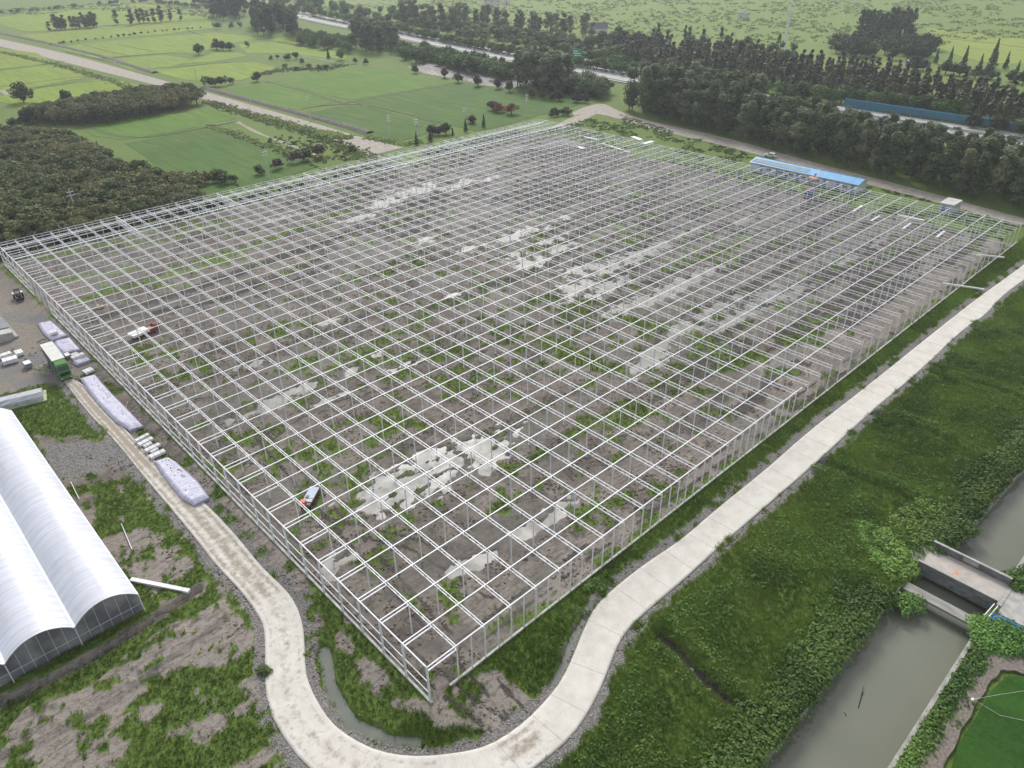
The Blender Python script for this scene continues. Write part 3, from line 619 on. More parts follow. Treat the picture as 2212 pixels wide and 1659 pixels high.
def make_crown(kind, m, q=1.):
    L = []; ri = random.uniform
    if kind == 'poplar':           # unit: height 1
        for i in range(15): z = ri(.16, .95); k = 1-abs(z-.5)*1.2; a = ri(0, 6.28); rr = ri(.02, .13)*k; L.append((rr*math.cos(a), rr*math.sin(a), z, .085*k+.03, .085*k+.03, ri(.06, .11), int(66*q)))
        size = .038
    elif kind == 'round':
        for i in range(20): a = ri(0, 6.28); rr = ri(0, .33); z = .26+.50*math.sqrt(max(0, 1-(rr/.40)**2))*ri(.0, 1.); L.append((rr*math.cos(a), rr*math.sin(a), z, ri(.14, .2), ri(.14, .2), ri(.11, .17), int(66*q)))
        size = .055
    elif kind == 'broad':          # flat spreading crown
        for i in range(20): a = ri(0, 6.28); rr = .46*math.sqrt(ri(0, 1)); z = .72-.32*(rr/.5)**2+ri(-.08, .1); L.append((rr*math.cos(a), rr*math.sin(a), z, ri(.13, .2), ri(.13, .2), ri(.08, .14), int(70*q)))
        size = .058
    elif kind == 'thin':
        for i in range(16): z = ri(.14, .97); a = ri(0, 6.28); rr = ri(.0, .085)*(1.2-z); L.append((rr*math.cos(a), rr*math.sin(a), z, .065*(1.25-z), .065*(1.25-z), ri(.05, .09), int(24*q)))
        size = .045
    elif kind == 'cone':
        for i in range(16): z = .1+.88*i/15; k = (1-z)*.24+.012; a = ri(0, 6.28); L.append((ri(0, .04)*math.cos(a)*(1-z), ri(0, .04)*math.sin(a)*(1-z), z, k, k, .05, int((14+52*(1-z))*q)))
        size = .05
    elif kind == 'bush':
        for i in range(9): a = ri(0, 6.28); rr = ri(0, .42); L.append((rr*math.cos(a), rr*math.sin(a), ri(.3, .72), ri(.22, .34), ri(.22, .34), ri(.18, .28), int(42*q)))
        size = .11
    c, d, t = crown_pts(L, 1); V_, F_, T_ = leafcloud(c, d, np.full(len(c), size), tone=t); V_[:, 2] = np.maximum(V_[:, 2], .01)
    return npmesh('crown', V_, F_, m, T_, link=False)
def make_trunk(kind, seed):
    random.seed(seed); mb = MB(); 
    if kind in ('poplar', 'thin'):
        mb.tube((0, 0, -.02), (.01, .01, .5), .014, .010, 6); mb.tube((.01, .01, .5), (0, 0, .93), .010, .002, 6)
        for i in range(5): z = .25+.1*i; a = random.uniform(0, 6.28); mb.tube((0, 0, z), (.09*math.cos(a), .09*math.sin(a), z+.13), .005, .001, 4)
    elif kind == 'cone': mb.tube((0, 0, -.02), (0, 0, .97), .017, .002, 6)
    else:
        mb.tube((0, 0, -.03), (0, .01, .32), .032, .024, 6)
        for i in range(5): a = i*1.26+random.uniform(-.3, .3); mb.tube((0, .01, .28), (.25*math.cos(a), .25*math.sin(a), random.uniform(.5, .66)), .016, .004, 5)
    me = mb.build('trunk', BARK); d = me.data; bpy.data.objects.remove(me); return d
LEAF = dict(poplar=foliage('poplar_leaves', (.055, .088, .042), (.185, .245, .115), (.155, .175, .10), .4), round=foliage('round_leaves', (.026, .066, .014), (.12, .22, .040)),
            broad=foliage('brown_green_leaves', (.055, .080, .032), (.175, .215, .080), (.165, .150, .068), .3), thin=foliage('sparse_leaves', (.040, .058, .026), (.13, .165, .065), (.14, .125, .07)),
            cone=foliage('conifer_needles', (.018, .042, .018), (.065, .10, .036)), bush=foliage('bush_leaves', (.036, .068, .022), (.12, .18, .055), (.14, .16, .065)),
            orange=foliage('autumn_leaves', (.10, .045, .018), (.24, .13, .04), (.20, .08, .05)), purple=foliage('dusky_leaves', (.05, .03, .03), (.12, .085, .07), (.07, .07, .04)),
            dark=foliage('dark_leaves', (.016, .038, .014), (.062, .105, .032)), vine=foliage('vine_leaves', (.055, .115, .026), (.19, .32, .075)))
PROTO = {}
def protos(kind, leaf, nvar=4):
    key = (kind, leaf)
    if key not in PROTO:
        r_ = []
        for i in range(nvar): random.seed(len(kind)*7+ord(leaf[0])+i*11); r_.append((make_crown(kind, LEAF[leaf]), make_trunk(kind, i)))
        PROTO[key] = r_
    return PROTO[key]
prs = random.Random(5)
def tree(name, x, y, h, kind, leaf, label, cat='tree', group=None, wide=1.):
    cr_, tr_ = protos(kind, leaf)[prs.randrange(4)]
    e = bpy.data.objects.new(name, None); COL.objects.link(e); e.location = (x, y, -.05); e.rotation_euler = (0, 0, prs.uniform(0, 6.28)); s = h; e.scale = (s*wide, s*wide, s)
    tag(e, label, cat, group)
    a = bpy.data.objects.new('crown', cr_); COL.objects.link(a); a.parent = e
    if kind != 'bush': b = bpy.data.objects.new('trunk', tr_); COL.objects.link(b); b.parent = e
    return e
def scatter(pw, n_, mind, jit=0):
    xs = [p[0] for p in pw]; ys = [p[1] for p in pw]; out = []; tries = 0
    while len(out) < n_ and tries < n_*60:
        tries += 1; x = prs.uniform(min(xs), max(xs)); y = prs.uniform(min(ys), max(ys))
        if not inpoly(np.array([x]), np.array([y]), pw)[0]: continue
        if any((x-a)**2+(y-b)**2 < mind**2 for a, b in out): continue
        out.append((x, y))
    return out
def grove(name, pw, n_, mind, h, kind, leaf, label, cat, group, wide=1.):
    for x, y in scatter(pw, n_, mind): tree(name, x, y, prs.uniform(*h), kind, leaf, label, cat, group, wide)
def row(name, pts, step, h, kind, leaf, label, cat, group, jit=1., wide=1., world=False):
    ps = np.array(pts if world else FP(pts)); d = np.r_[0, np.cumsum(np.hypot(*(ps[1:]-ps[:-1]).T))]
    for t in np.arange(0, d[-1]+.1, step):
        t = t+prs.uniform(-.3, .3)*step
        tree(name, np.interp(t, d, ps[:, 0])+prs.uniform(-jit, jit), np.interp(t, d, ps[:, 1])+prs.uniform(-jit, jit), prs.uniform(*h), kind, leaf, label, cat, group, wide)
# the poplar belt behind the farm road
def xr(y): return float(np.interp(y, [-60, 4.8, 102, 160, 190], [212.5, 216., 231., 243., 252.]))
for r_ in range(6):
    y = -52+r_*1.7
    while y < 176:
        x = xr(y)+1.0+r_*6.8+prs.uniform(-1.6, 1.6)
        tree('poplar', x, y+prs.uniform(-1.2, 1.2), prs.uniform(12.5, 16.5)*(1.15 if y > 120 else 1 if r_ < 3 else .8), 'poplar', 'poplar', 'tall grey poplar in the dense dark belt between farm road and highway', 'tree', 'poplars in the belt behind the farm road', 1.2)
        y += prs.uniform(4.2, 5.9)
# the brown-green wood at the left
grove('broadleaf_tree', [(-14, 174.5), (55, 174.5), (57, 195), (54, 215), (50, 239), (51, 269), (48, 296), (38, 314), (-14, 318)], 300, 4.15, (5.4, 7.6), 'broad', 'broad', 'low brown and green broadleaf tree in the large wood behind the frame', 'tree', 'trees of the wood behind the frame', 1.3)
grove('copse_tree', FP([(70, 268), (190, 272), (330, 250), (430, 228), (415, 208), (300, 215), (170, 238), (90, 252)]), 105, 3.9, (6.5, 8.5), 'broad', 'broad', 'brownish broadleaf tree of the long copse beside the dirt road', 'tree', 'trees of the copse beside the dirt road', 1.05)
row('shrub', [(0, 285), (40, 275), (80, 262), (100, 250)], 6, (5, 7), 'round', 'dark', 'dark round tree on the left side of the copse', 'tree', 'dark trees left of the copse', 1.5, 1.2)
tree('round_tree', *G2(52, 222), 11, 'round', 'dark', 'lone dark round-crowned tree standing beside the pale path at the far left', 'tree', wide=1.1)
tree('round_tree', *G2(150, 232), 9, 'round', 'bush', 'grey-green tree rising above the left end of the copse', 'tree', wide=1.0)
# tall groves on the far side of the fields
grove('tall_tree', FP([(455, 44), (470, 47), (535, 46), (530, 25), (470, 22)]), 22, 5, (17, 22), 'poplar', 'dark', 'tall dark tree in the narrow grove at the far end of the fields', 'tree', 'trees of the left far grove', 1.3)
grove('tall_tree', FP([(540, 70), (560, 78), (640, 84), (655, 70), (640, 50), (560, 45)]), 38, 5.5, (15, 20), 'poplar', 'dark', 'tall dark tree in the wide grove beside the highway', 'tree', 'trees of the wide grove beside the highway', 1.3)
grove('tall_tree', FP([(760, 108), (800, 116), (850, 118), (868, 105), (850, 88), (770, 85)]), 26, 4.6, (14, 18), 'poplar', 'poplar', 'tall green poplar in the clump between the rice fields and the highway', 'tree', 'poplars of the clump before the highway', 1.35)
grove('tall_tree', FP([(1112, 196), (1150, 205), (1200, 204), (1230, 190), (1190, 172), (1120, 175)]), 20, 4.6, (15, 18), 'poplar', 'poplar', 'tall dense tree in the clump beside the muddy flat', 'tree', 'trees of the clump beside the muddy flat', 1.5)
row('round_tree', [(655, 86), (700, 92), (745, 100)], 8, (7, 9.5), 'round', 'round', 'round green tree of the hedge between the wide grove and the poplar clump', 'tree', 'hedge trees by the wide grove', 2, 1.2)
row('round_tree', [(870, 118), (930, 132), (1000, 148), (1060, 160), (1110, 172)], 6, (6.5, 9), 'round', 'round', 'round green tree of the hedge on the near side of the highway', 'tree', 'hedge trees on the near side of the highway', 2, 1.2)
row('round_tree', [(880, 112), (960, 128), (1040, 146), (1110, 160)], 7, (5.5, 7.5), 'round', 'round', 'round green tree of the hedge on the near side of the highway', 'tree', 'hedge trees on the near side of the highway', 2, 1.2)
row('round_tree', [(1195, 186), (1240, 194), (1300, 202)], 5, (7, 10), 'round', 'dark', 'dark round tree between the clump and the poplar belt', 'tree', 'dark trees left of the poplar belt', 3, 1.2)
row('round_tree', [(1200, 200), (1250, 206), (1295, 212)], 5, (6, 9), 'round', 'dark', 'dark round tree between the clump and the poplar belt', 'tree', 'dark trees left of the poplar belt', 3, 1.2)
row('shrub', [(1150, 212), (1200, 218), (1260, 222), (1290, 221)], 5, (3.5, 5.5), 'round', 'purple', 'small dusky tree on the edge of the rice field left of the road junction', 'tree', 'dusky trees along the rice field', 1.5, 1.1)
for i, (x, y, h, lf) in enumerate([(898, 158, 5.5, 'bush'), (960, 168, 6, 'purple'), (990, 178, 6.5, 'dark'), (1032, 186, 7, 'purple'), (1075, 192, 6, 'purple'), (1100, 198, 6, 'bush')]):
    tree('small_tree', *G2(x, y), h, 'round', lf, ['small pale tree at the left end of the muddy flat', 'thin dusky tree in front of the muddy flat', 'dark shrubby tree in front of the muddy flat', 'wine-tinted round tree in front of the muddy flat', 'reddish shrub tree right of the wine-tinted tree', 'small green tree at the foot of the tall clump'][i], 'tree', wide=1.1)
# hedge on the far side of the highway and what stands behind it
row('hedge_tree', [(420, 8), (560, 18), (700, 35), (830, 62), (900, 78)], 8, (6, 8), 'round', 'round', 'round tree of the green strip across the far left stretch of highway', 'tree', 'far-side hedge trees, left stretch', 2.5, 1.3)
row('hedge_tree', [(900, 80), (1000, 100), (1100, 118), (1200, 138), (1300, 152), (1370, 162)], 5.5, (6, 8.5), 'round', 'round', 'round green tree of the hedge beyond the middle stretch of highway', 'tree', 'far-side hedge trees, middle stretch', 2.5, 1.3)
row('hedge_tree', [(1240, 128), (1330, 146), (1400, 158), (1540, 178), (1640, 196)], 6, (6, 9), 'round', 'round', 'round green tree of the hedge right of the green road sign', 'tree', 'far-side hedge trees right of the sign', 2.5, 1.3)
row('hedge_tree', [(1500, 190), (1570, 200), (1650, 212), (1700, 220), (1760, 226)], 5.5, (9, 13), 'round', 'round', 'tall round dark tree rising just behind the poplar belt near the mast', 'tree', 'tall round trees behind the belt', 3, 1.05)
row('hedge_tree', [(1740, 218), (1850, 226), (1960, 238), (2075, 256)], 4.6, (7.5, 9.5), 'round', 'round', 'bright-topped round tree of the hedge behind the blue noise barrier', 'tree', 'hedge trees behind the blue barrier', 1.5, 1.25)
row('hedge_tree', [(2100, 276), (2150, 284), (2212, 292), (2260, 300)], 8, (6.5, 7.5), 'round', 'dark', 'dark round tree standing behind the right end of the blue barrier', 'tree', 'dark round trees at the right end of the barrier', .8, 1.2)
LB = 'slender sparse tree of the young plantation between the highway hedge and the pale path'
grove('young_tree', FP([(1340, 140), (1500, 168), (1700, 205), (1900, 225), (2100, 262), (2260, 290), (2260, 250), (2100, 215), (1900, 180), (1700, 155), (1500, 130), (1350, 118)]), 250, 4.6, (9, 13.5), 'thin', 'thin', LB, 'tree', 'young trees of the plantation', 2.1)
grove('dark_tree', FP([(1480, 140), (1720, 168), (1715, 140), (1480, 118)]), 34, 5, (10, 14), 'poplar', 'poplar', 'dusky tree of the thicket left of the tall lamp mast', 'tree', 'trees of the thicket by the mast', 1.4)
grove('dark_tree', FP([(860, 55), (1290, 95), (1290, 78), (870, 36)]), 50, 7, (12, 17), 'poplar', 'poplar', 'tall tree of the long row beyond the highway below the red-roofed house', 'tree', 'tall trees beyond the highway', 1.5)
grove('dark_tree', FP([(1290, 110), (1420, 130), (1430, 100), (1290, 85)]), 26, 6, (8, 12), 'round', 'dark', 'dark broad tree beside the white gabled house', 'tree', 'dark trees beside the white gabled house', 1.1)
row('conifer', [(1400, 92), (1440, 96), (1520, 105), (1600, 112), (1690, 120)], 9, (9, 13), 'poplar', 'cone', 'dark pointed conifer of the row along the edge of the meadow', 'tree', 'conifers along the meadow edge', 4, .8)
grove('conifer', FP([(1850, 82), (1955, 86), (1972, 68), (1865, 66)]), 34, 4, (13, 18), 'poplar', 'cone', 'dark conifer of the tall clump standing out in the meadow', 'tree', 'conifers of the meadow clump', .9)
grove('round_tree', FP([(1790, 120), (1850, 128), (2000, 132), (2020, 108), (1960, 88), (1850, 88), (1800, 98)]), 44, 6, (8, 12), 'round', 'dark', 'round dark tree of the grove in front of the conifer clump', 'tree', 'trees of the grove before the conifers', 1.2)
for i, (x, y, h) in enumerate([(2140, 148, 15), (2080, 145, 11), (2050, 138, 9), (2170, 150, 9), (2115, 150, 8), (2195, 160, 7), (2020, 138, 8)]):
    tree('conifer', *G2(x, y), h, 'cone', 'cone', ['tallest pointed conifer in front of the pale rice field on the right', 'second tallest conifer in front of the pale rice field', 'slim conifer left of the second tallest one before the pale field', 'conifer right of the tallest one before the pale field', 'short conifer between the two tallest before the pale field', 'low conifer at the right edge before the pale field', 'conifer at the left corner of the pale rice field'][i], 'tree', wide=.85)
row('bushy_tree', [(1960, 150), (2060, 162), (2140, 172), (2230, 186)], 6, (6, 9), 'round', 'dark', 'bushy dark tree of the line under the pointed conifers', 'tree', 'bushy trees under the conifers', 3, 1.2)
grove('roadside_tree', FP([(900, 66), (1300, 138), (1430, 140), (1290, 102), (1100, 78), (900, 46)]), 90, 6, (6, 10), 'round', 'bush', 'grey-green round tree of the loose thicket beyond the highway hedge', 'tree', 'thicket trees beyond the highway hedge', 1.25)
grove('roadside_tree', FP([(560, 8), (900, 60), (900, 40), (640, 0)]), 46, 9, (6, 11), 'round', 'round', 'round tree of the scattered groups beyond the far highway stretch', 'tree', 'scattered trees beyond the far highway', 1.25)
grove('roadside_tree', FP([(870, 112), (1110, 158), (1130, 178), (1060, 172), (930, 142), (870, 132)]), 44, 4.5, (7, 10.5), 'round', 'round', 'leafy round tree of the dense hedge before the highway', 'tree', 'dense hedge trees before the highway', 1.2)
grove('roadside_tree', FP([(1190, 176), (1300, 196), (1300, 214), (1200, 204)]), 26, 4.5, (8, 11), 'round', 'poplar', 'grey-green tree filling the gap between the tall clump and the poplar belt', 'tree', 'trees between the clump and the belt', 1.2)
grove('roadside_tree', FP([(640, 84), (760, 96), (760, 116), (650, 100)]), 22, 5, (7, 10), 'round', 'round', 'leafy tree of the hedge linking the wide grove and the poplar clump', 'tree', 'trees linking the grove and the clump', 1.2)
# pointed trees out in the far fields
for g_, (lst, lab) in enumerate([([(108, 67, 7)], 'smallest pointed tree at the left end of the row in the far fields'), ([(122, 63, 11), (128, 64, 12), (134, 65, 11), (142, 64, 11)], 'dark pointed tree of the leftmost clump in the far fields'), ([(158, 62, 10), (165, 62, 10), (172, 62, 9)], 'dark pointed tree of the second clump in the far fields'),
     ([(182, 58, 11), (188, 61, 11), (196, 59, 12), (203, 60, 12), (209, 59, 11)], 'dark pointed tree of the widest clump in the far fields'), ([(254, 53, 11)], 'single pointed tree just right of the clumps in the far fields'), ([(285, 54, 12)], 'dense pointed tree between the single one and the pair in the far fields'), ([(302, 50, 11), (311, 49, 12)], 'pointed tree of the pair in the far fields'),
     ([(322, 48, 9)], 'small pointed tree right of the pair in the far fields'), ([(335, 49, 11), (350, 48, 13)], 'broad pointed tree near the right end of the row in the far fields'), ([(369, 45, 9)], 'last but one pointed tree of the row in the far fields'), ([(391, 44, 9)], 'rightmost pointed tree of the row in the far fields')]):
    for x, y, h in lst: tree('pointed_tree', *G2(x, y), h, 'poplar', 'cone', lab, 'tree', lab.split(' in the')[0]+' group' if len(lst) > 1 else None, 1.5)
tree('round_tree', *G2(430, 118), 9, 'round', 'dark', 'leaning round tree on the weedy bank in the middle of the bright fields', 'tree')
for x, y, h in ((468, 107, 8), (482, 109, 7), (497, 109, 7)): tree('round_tree', *G2(x, y), h, 'round', 'dark', 'dark round tree of the close trio in the bright fields', 'tree', 'trio of round trees', 1.2)
for i, (x, y, h, k_, lf) in enumerate([(455, 187, 7, 'bush', 'bush'), (478, 186, 6, 'bush', 'bush'), (500, 182, 4, 'bush', 'dark'), (555, 176, 6, 'round', 'purple'), (622, 130, 5, 'bush', 'bush'), (640, 128, 5, 'bush', 'dark'), (652, 138, 4, 'round', 'bush'), (710, 127, 6, 'cone', 'cone'), (735, 130, 7, 'bush', 'bush'), (768, 137, 4, 'round', 'dark'), (790, 139, 4, 'round', 'dark'),
      (600, 127, 3, 'bush', 'bush'), (585, 130, 3, 'bush', 'bush'), (668, 148, 3.5, 'bush', 'bush'), (690, 150, 3, 'bush', 'bush'), (705, 151, 3.5, 'bush', 'dark'), (640, 152, 3, 'bush', 'bush'), (615, 146, 3, 'bush', 'bush'), (470, 63, 6, 'bush', 'bush'), (500, 61, 5, 'bush', 'bush'), (520, 60, 5, 'bush', 'bush'), (535, 102, 4, 'bush', 'bush')]):
    tree('bush', *G2(x, y), h, k_, lf, 'shrub of the weedy strips between the bright rice fields', 'shrub', 'shrubs between the rice fields', 1.1 if k_ != 'bush' else 1.0)
row('bush', [(110, 97), (180, 88), (270, 78), (345, 68), (420, 62), (450, 60)], 5.5, (1.2, 2.2), 'bush', 'dark', 'low bush of the thin hedge line across the far fields', 'shrub', 'bushes of the thin hedge line', .6, 1.3)
row('bush', [(0, 30), (60, 26), (120, 20), (175, 14)], 9, (3, 5), 'bush', 'bush', 'bush of the scrub strip at the far left corner', 'shrub', 'scrub bushes at the far left', 4, 1.2)
row('bush', [(215, 12), (280, 8), (330, 5), (450, 20)], 10, (4, 6), 'bush', 'bush', 'bush of the scrub strip left of the far grove', 'shrub', 'scrub bushes left of the far grove', 4, 1.2)
row('bush', [(x, 173.5) for x in (-6, 60)], 3.2, (2.2, 3.6), 'bush', 'dark', 'dark undergrowth shrub squeezed between the far-left wall and the large wood', 'shrub', 'undergrowth along the far-left wall', .6, 1.2, True)
# near the far corner of the frame
for x, y, h, lf, lab in ((1078, 243, 5, 'orange', 'orange autumn tree at the left of the pair beside the tallest pole'), (1105, 247, 5.5, 'orange', 'wider orange autumn tree next to the tallest pole'), (1065, 238, 5, 'purple', 'reddish brown tree left of the orange ones'), (1020, 266, 4, 'orange', 'small orange shrub tree near the frame, left of the narrow cypress'),
     (935, 292, 5, 'purple', 'dusky shrub tree left of the slim pole near the frame'), (963, 290, 5, 'dark', 'dark bushy tree by the slim pole near the frame'), (948, 292, 4, 'purple', 'dusky low tree between two poles near the frame')):
    tree('small_tree', *G2(x, y), h, 'round', lf, lab, 'tree', wide=1.4)
for x, y, h, lab in ((1006, 284, 5, 'dark bushy cypress close to the frame beside the slim pole'), (1045, 274, 5, 'narrow dark cypress close to the frame under the orange trees'), (978, 292, 3, 'short dark cypress near the frame'), (930, 306, 5.5, 'slender cypress standing alone near the frame'), (900, 314, 5, 'dense dark cypress at the foot of the double-armed pole')):
    tree('cypress', *G2(x, y), h, 'cone', 'dark', lab, 'tree', wide=.9)
for x, y in ((1193, 252), (1205, 250), (1217, 249), (1228, 250), (1198, 246), (1222, 245)): tree('bush', *G2(x, y), 3.2, 'bush', 'dark', 'dark bush of the low clump by the road junction', 'shrub', 'bushes by the junction', 1.1)
for x, y, h, lf in ((485, 398, 4.5, 'dark'), (470, 392, 5, 'dark'), (505, 395, 3.5, 'dark'), (560, 378, 4, 'dark'), (600, 365, 4.5, 'purple'), (640, 352, 5, 'purple'), (690, 340, 6, 'purple'), (665, 347, 5, 'bush'), (445, 398, 5, 'orange'), (420, 402, 5.5, 'dark'), (730, 335, 3, 'bush'), (760, 328, 3, 'bush')):
    tree('bush', *G2(x, y), h*.85, 'bush', lf, 'shrub of the ragged line between the deep green field and the far-left wall', 'shrub', 'shrubs along the far-left wall', 1.2)

# ------------------------------------------------------------------ grasses, weeds and scrub too many to count
def tufts(name, pts, h, w_, nb, m, label, spread=.25, tonebase=None):
    """grass blades as thin triangles in tufts"""
    n_ = len(pts); N_ = n_*nb; hh = np.repeat(h, nb)*rng.uniform(.5, 1.2, N_); base = np.repeat(pts, nb, 0).astype(float)
    sp = spread*np.repeat(h, nb)*1.2; a = rng.uniform(0, 6.283, N_); rr = sp*np.sqrt(rng.random(N_)); base[:, 0] += rr*np.cos(a); base[:, 1] += rr*np.sin(a)
    th = rng.uniform(0, 6.283, N_); side = np.stack([np.cos(th), np.sin(th), np.zeros(N_)], 1)*(w_*rng.uniform(.6, 1.3, N_))[:, None]
    lean = np.stack([np.cos(a)*hh*.6, np.sin(a)*hh*.6, hh], 1)
    V_ = np.stack([base-side, base+side, base+lean+side*.2], 1).reshape(-1, 3); F_ = np.arange(3*N_).reshape(-1, 3)
    t = np.clip(np.repeat(tonebase if tonebase is not None else rng.random(n_), nb)*.6+rng.random(N_)*.4, 0, 1)
    o = npmesh(name, V_, F_, m, np.repeat(t, 3)); return tag(o, label, 'grass', kind='stuff')
GRS = foliage('grass_blades', (.075, .130, .026), (.23, .32, .062), trans=.4); WEED = foliage('weed_leaves', (.06, .12, .024), (.18, .29, .06), trans=.35)
def pick(n_, x0, x1, y0, y1, dens, cond=None):
    x = rng.uniform(x0, x1, n_); y = rng.uniform(y0, y1, n_); g = sample(grass, x, y)*dens
    k = rng.random(n_) < g
    if cond is not None: k &= cond(x, y)
    x, y = x[k], y[k]; z = sample(Z, x, y); return np.stack([x, y, z], 1)
def tonex(p): return np.clip((fbm(p[:, 0]/6, p[:, 1]/6, 44)-.5)*2.6+.5, 0, 1)
p = pick(60000, 0, 110, 0, 110, 1.); hh = rng.uniform(.25, .6, len(p)); tufts('grass_tufts', p, hh, .035, 6, GRS, 'green grass tufts scattered over the mud inside the steel frame', tonebase=tonex(p))
p = pick(34000, 60, 188, 0, 169, .9); hh = rng.uniform(.3, .7, len(p)); tufts('grass_tufts', p, hh, .07, 4, GRS, 'grass patches on the far part of the muddy site', tonebase=tonex(p))
p = pick(90000, -45, -.3, -12, 120, .9); hh = rng.uniform(.2, .5, len(p)); tufts('grass_tufts', p, hh, .03, 6, GRS, 'grass between the film greenhouse and the curved road', tonebase=tonex(p))
p = pick(150000, -22, 215, -28, 0, .95); hh = rng.uniform(.25, .65, len(p)); tufts('grass_tufts', p, hh, .04, 5, GRS, 'long grass on both sides of the straight concrete road', tonebase=tonex(p))
# leafy weeds
def weeds(name, pts, rad, nleaf, size, m, label, hz=.6):
    n_ = len(pts); N_ = n_*nleaf; d = rng.normal(0, 1, (N_, 3)); d /= np.linalg.norm(d, axis=1)[:, None]; d[:, 2] = np.abs(d[:, 2])
    c = np.repeat(pts, nleaf, 0)+d*np.repeat(rad, nleaf)[:, None]*rng.uniform(.5, 1.05, N_)[:, None]*np.array([1, 1, hz])
    V_, F_, T_ = leafcloud(c, d, np.full(N_, size), up=.6, tone=np.clip(np.repeat(tonex(pts), nleaf)*.7+rng.random(N_)*.45-.05, 0, 1))
    return tag(npmesh(name, V_, F_, m, T_), label, 'weeds', kind='stuff')
def furrowfree(x, y): return np.min([segdist(x, y, q) for q in FURROW], 0) > .9
p = pick(9000, -5, 150, -27.8, -10, 1., lambda x, y: (sample(droad, x, y) > 2.2) & furrowfree(x, y) & (fbm(x/5, y/5, 61) > .47)); weeds('weeds', p, rng.uniform(.3, .9, len(p)), 16, .22, WEED, 'leafy weeds of the overgrown plots between the concrete road and the canal')
xx = rng.uniform(8, 112, 1900); p = np.stack([xx, np.interp(xx, [50, 60, 112], [-27.7, -29.2, -31.0])+np.abs(rng.normal(0, 1.8, 1900))-.1, np.full(1900, .1)], 1); p = p[(p[:, 0] < 50) | (p[:, 0] > 63)]; weeds('bank_vines', p, rng.uniform(.7, 1.5, len(p)), 34, .26, LEAF['vine'], 'vines and bushes overhanging the near canal wall', .8)
p = np.stack([rng.uniform(12, 49, 600), -37.9-np.abs(rng.normal(0, .6, 600)), np.full(600, .1)], 1); weeds('bank_vines', p, rng.uniform(.4, 1.0, len(p)), 26, .24, LEAF['vine'], 'bushes along the outer canal wall beside the pebble path', .8)
def blob(poly, n_, r0, r1, nl, sz, label, z=.2, m=None, hz=.8):
    q = np.array(scatter(FP(poly), n_, .1)); p = np.c_[q, np.full(len(q), z)]; weeds('bank_vines', p, rng.uniform(r0, r1, len(p)), nl, sz, m or LEAF['vine'], label, hz)
blob([(1920, 1120), (1980, 1085), (2080, 1100), (2105, 1150), (2040, 1195), (2010, 1195), (1935, 1160)], 120, .6, 1.2, 54, .26, 'dense bushes beside the canal above the bridge')
blob([(1850, 1130), (1920, 1150), (1985, 1225), (1975, 1255), (1930, 1255), (1870, 1200)], 110, .45, .9, 44, .24, 'vines climbing round the left end of the bridge')
blob([(1935, 1290), (1960, 1275), (1990, 1290), (1995, 1320), (1960, 1322)], 22, .6, 1.0, 60, .22, 'round bush hanging under the footbridge', z=-.4)
blob([(2105, 1345), (2150, 1345), (2212, 1370), (2260, 1410), (2212, 1425), (2150, 1415), (2105, 1385)], 100, .8, 1.4, 55, .26, 'bushes covering the outer canal bank beside the bridge')
blob([(2180, 1250), (2260, 1210), (2260, 1290), (2200, 1275)], 40, .9, 1.5, 50, .28, 'bush at the right edge beside the upper canal')
blob([(1260, 1255), (1300, 1235), (1330, 1265), (1290, 1290), (1262, 1280)], 14, .4, .8, 60, .2, 'bright leafy bush against the low wall near the corner')
blob([(562, 1445), (575, 1440), (580, 1460), (568, 1470)], 3, .6, .8, 90, .2, 'dark bush overlapping the road edge', m=LEAF['bush'])
for q in FURROW:
    ps = np.array(q); d = np.r_[0, np.cumsum(np.hypot(*(ps[1:]-ps[:-1]).T))]; m_ = int(d[-1]*3.2); t = rng.uniform(0, d[-1], m_); x = np.interp(t, d, ps[:, 0]); y = np.interp(t, d, ps[:, 1]); v = ps[-1]-ps[0]; v /= np.linalg.norm(v); o_ = np.where(rng.random(m_) < .5, -1, 1)*rng.uniform(1.3, 2.6, m_)
    p = np.stack([x-v[1]*o_, y+v[0]*o_, np.full(m_, .35)], 1); weeds('furrow_weeds', p, rng.uniform(.35, .95, m_), 26, .2, LEAF['vine'], 'taller weeds along the furrow between two overgrown plots', .75)
# meadow and scrub beyond the highway, banks along the dirt road
def scrub(name, poly, n_, r0, r1, nl, sz, m, label, hz=.5):
    q = np.array(poly); x = rng.uniform(q[:, 0].min(), q[:, 0].max(), n_); y = rng.uniform(q[:, 1].min(), q[:, 1].max(), n_); k = inpoly(x, y, poly) & (fbm(x/30, y/30, 71) > .42)
    p = np.stack([x[k], y[k], np.full(k.sum(), .0)], 1); return weeds(name, p, rng.uniform(r0, r1, len(p)), nl, sz, m, label, hz)
MEA = foliage('meadow_leaves', (.12, .175, .04), (.28, .36, .10), trans=.2)
scrub('meadow_scrub', [(380, 480), (330, 700), (700, 1100), (1100, 500), (1100, 150), (800, 60), (560, 140), (480, 230), (440, 330)], 15000, 1.0, 3.2, 14, .95, MEA, 'pale green meadow scrub stretching beyond the highway')
scrub('meadow_scrub', FP([(0, 20), (220, 8), (480, 5), (540, 20), (450, 40), (380, 30), (200, 22), (0, 40)]), 1500, 1.0, 2.5, 14, .9, MEA, 'scrub strip at the top left of the view')
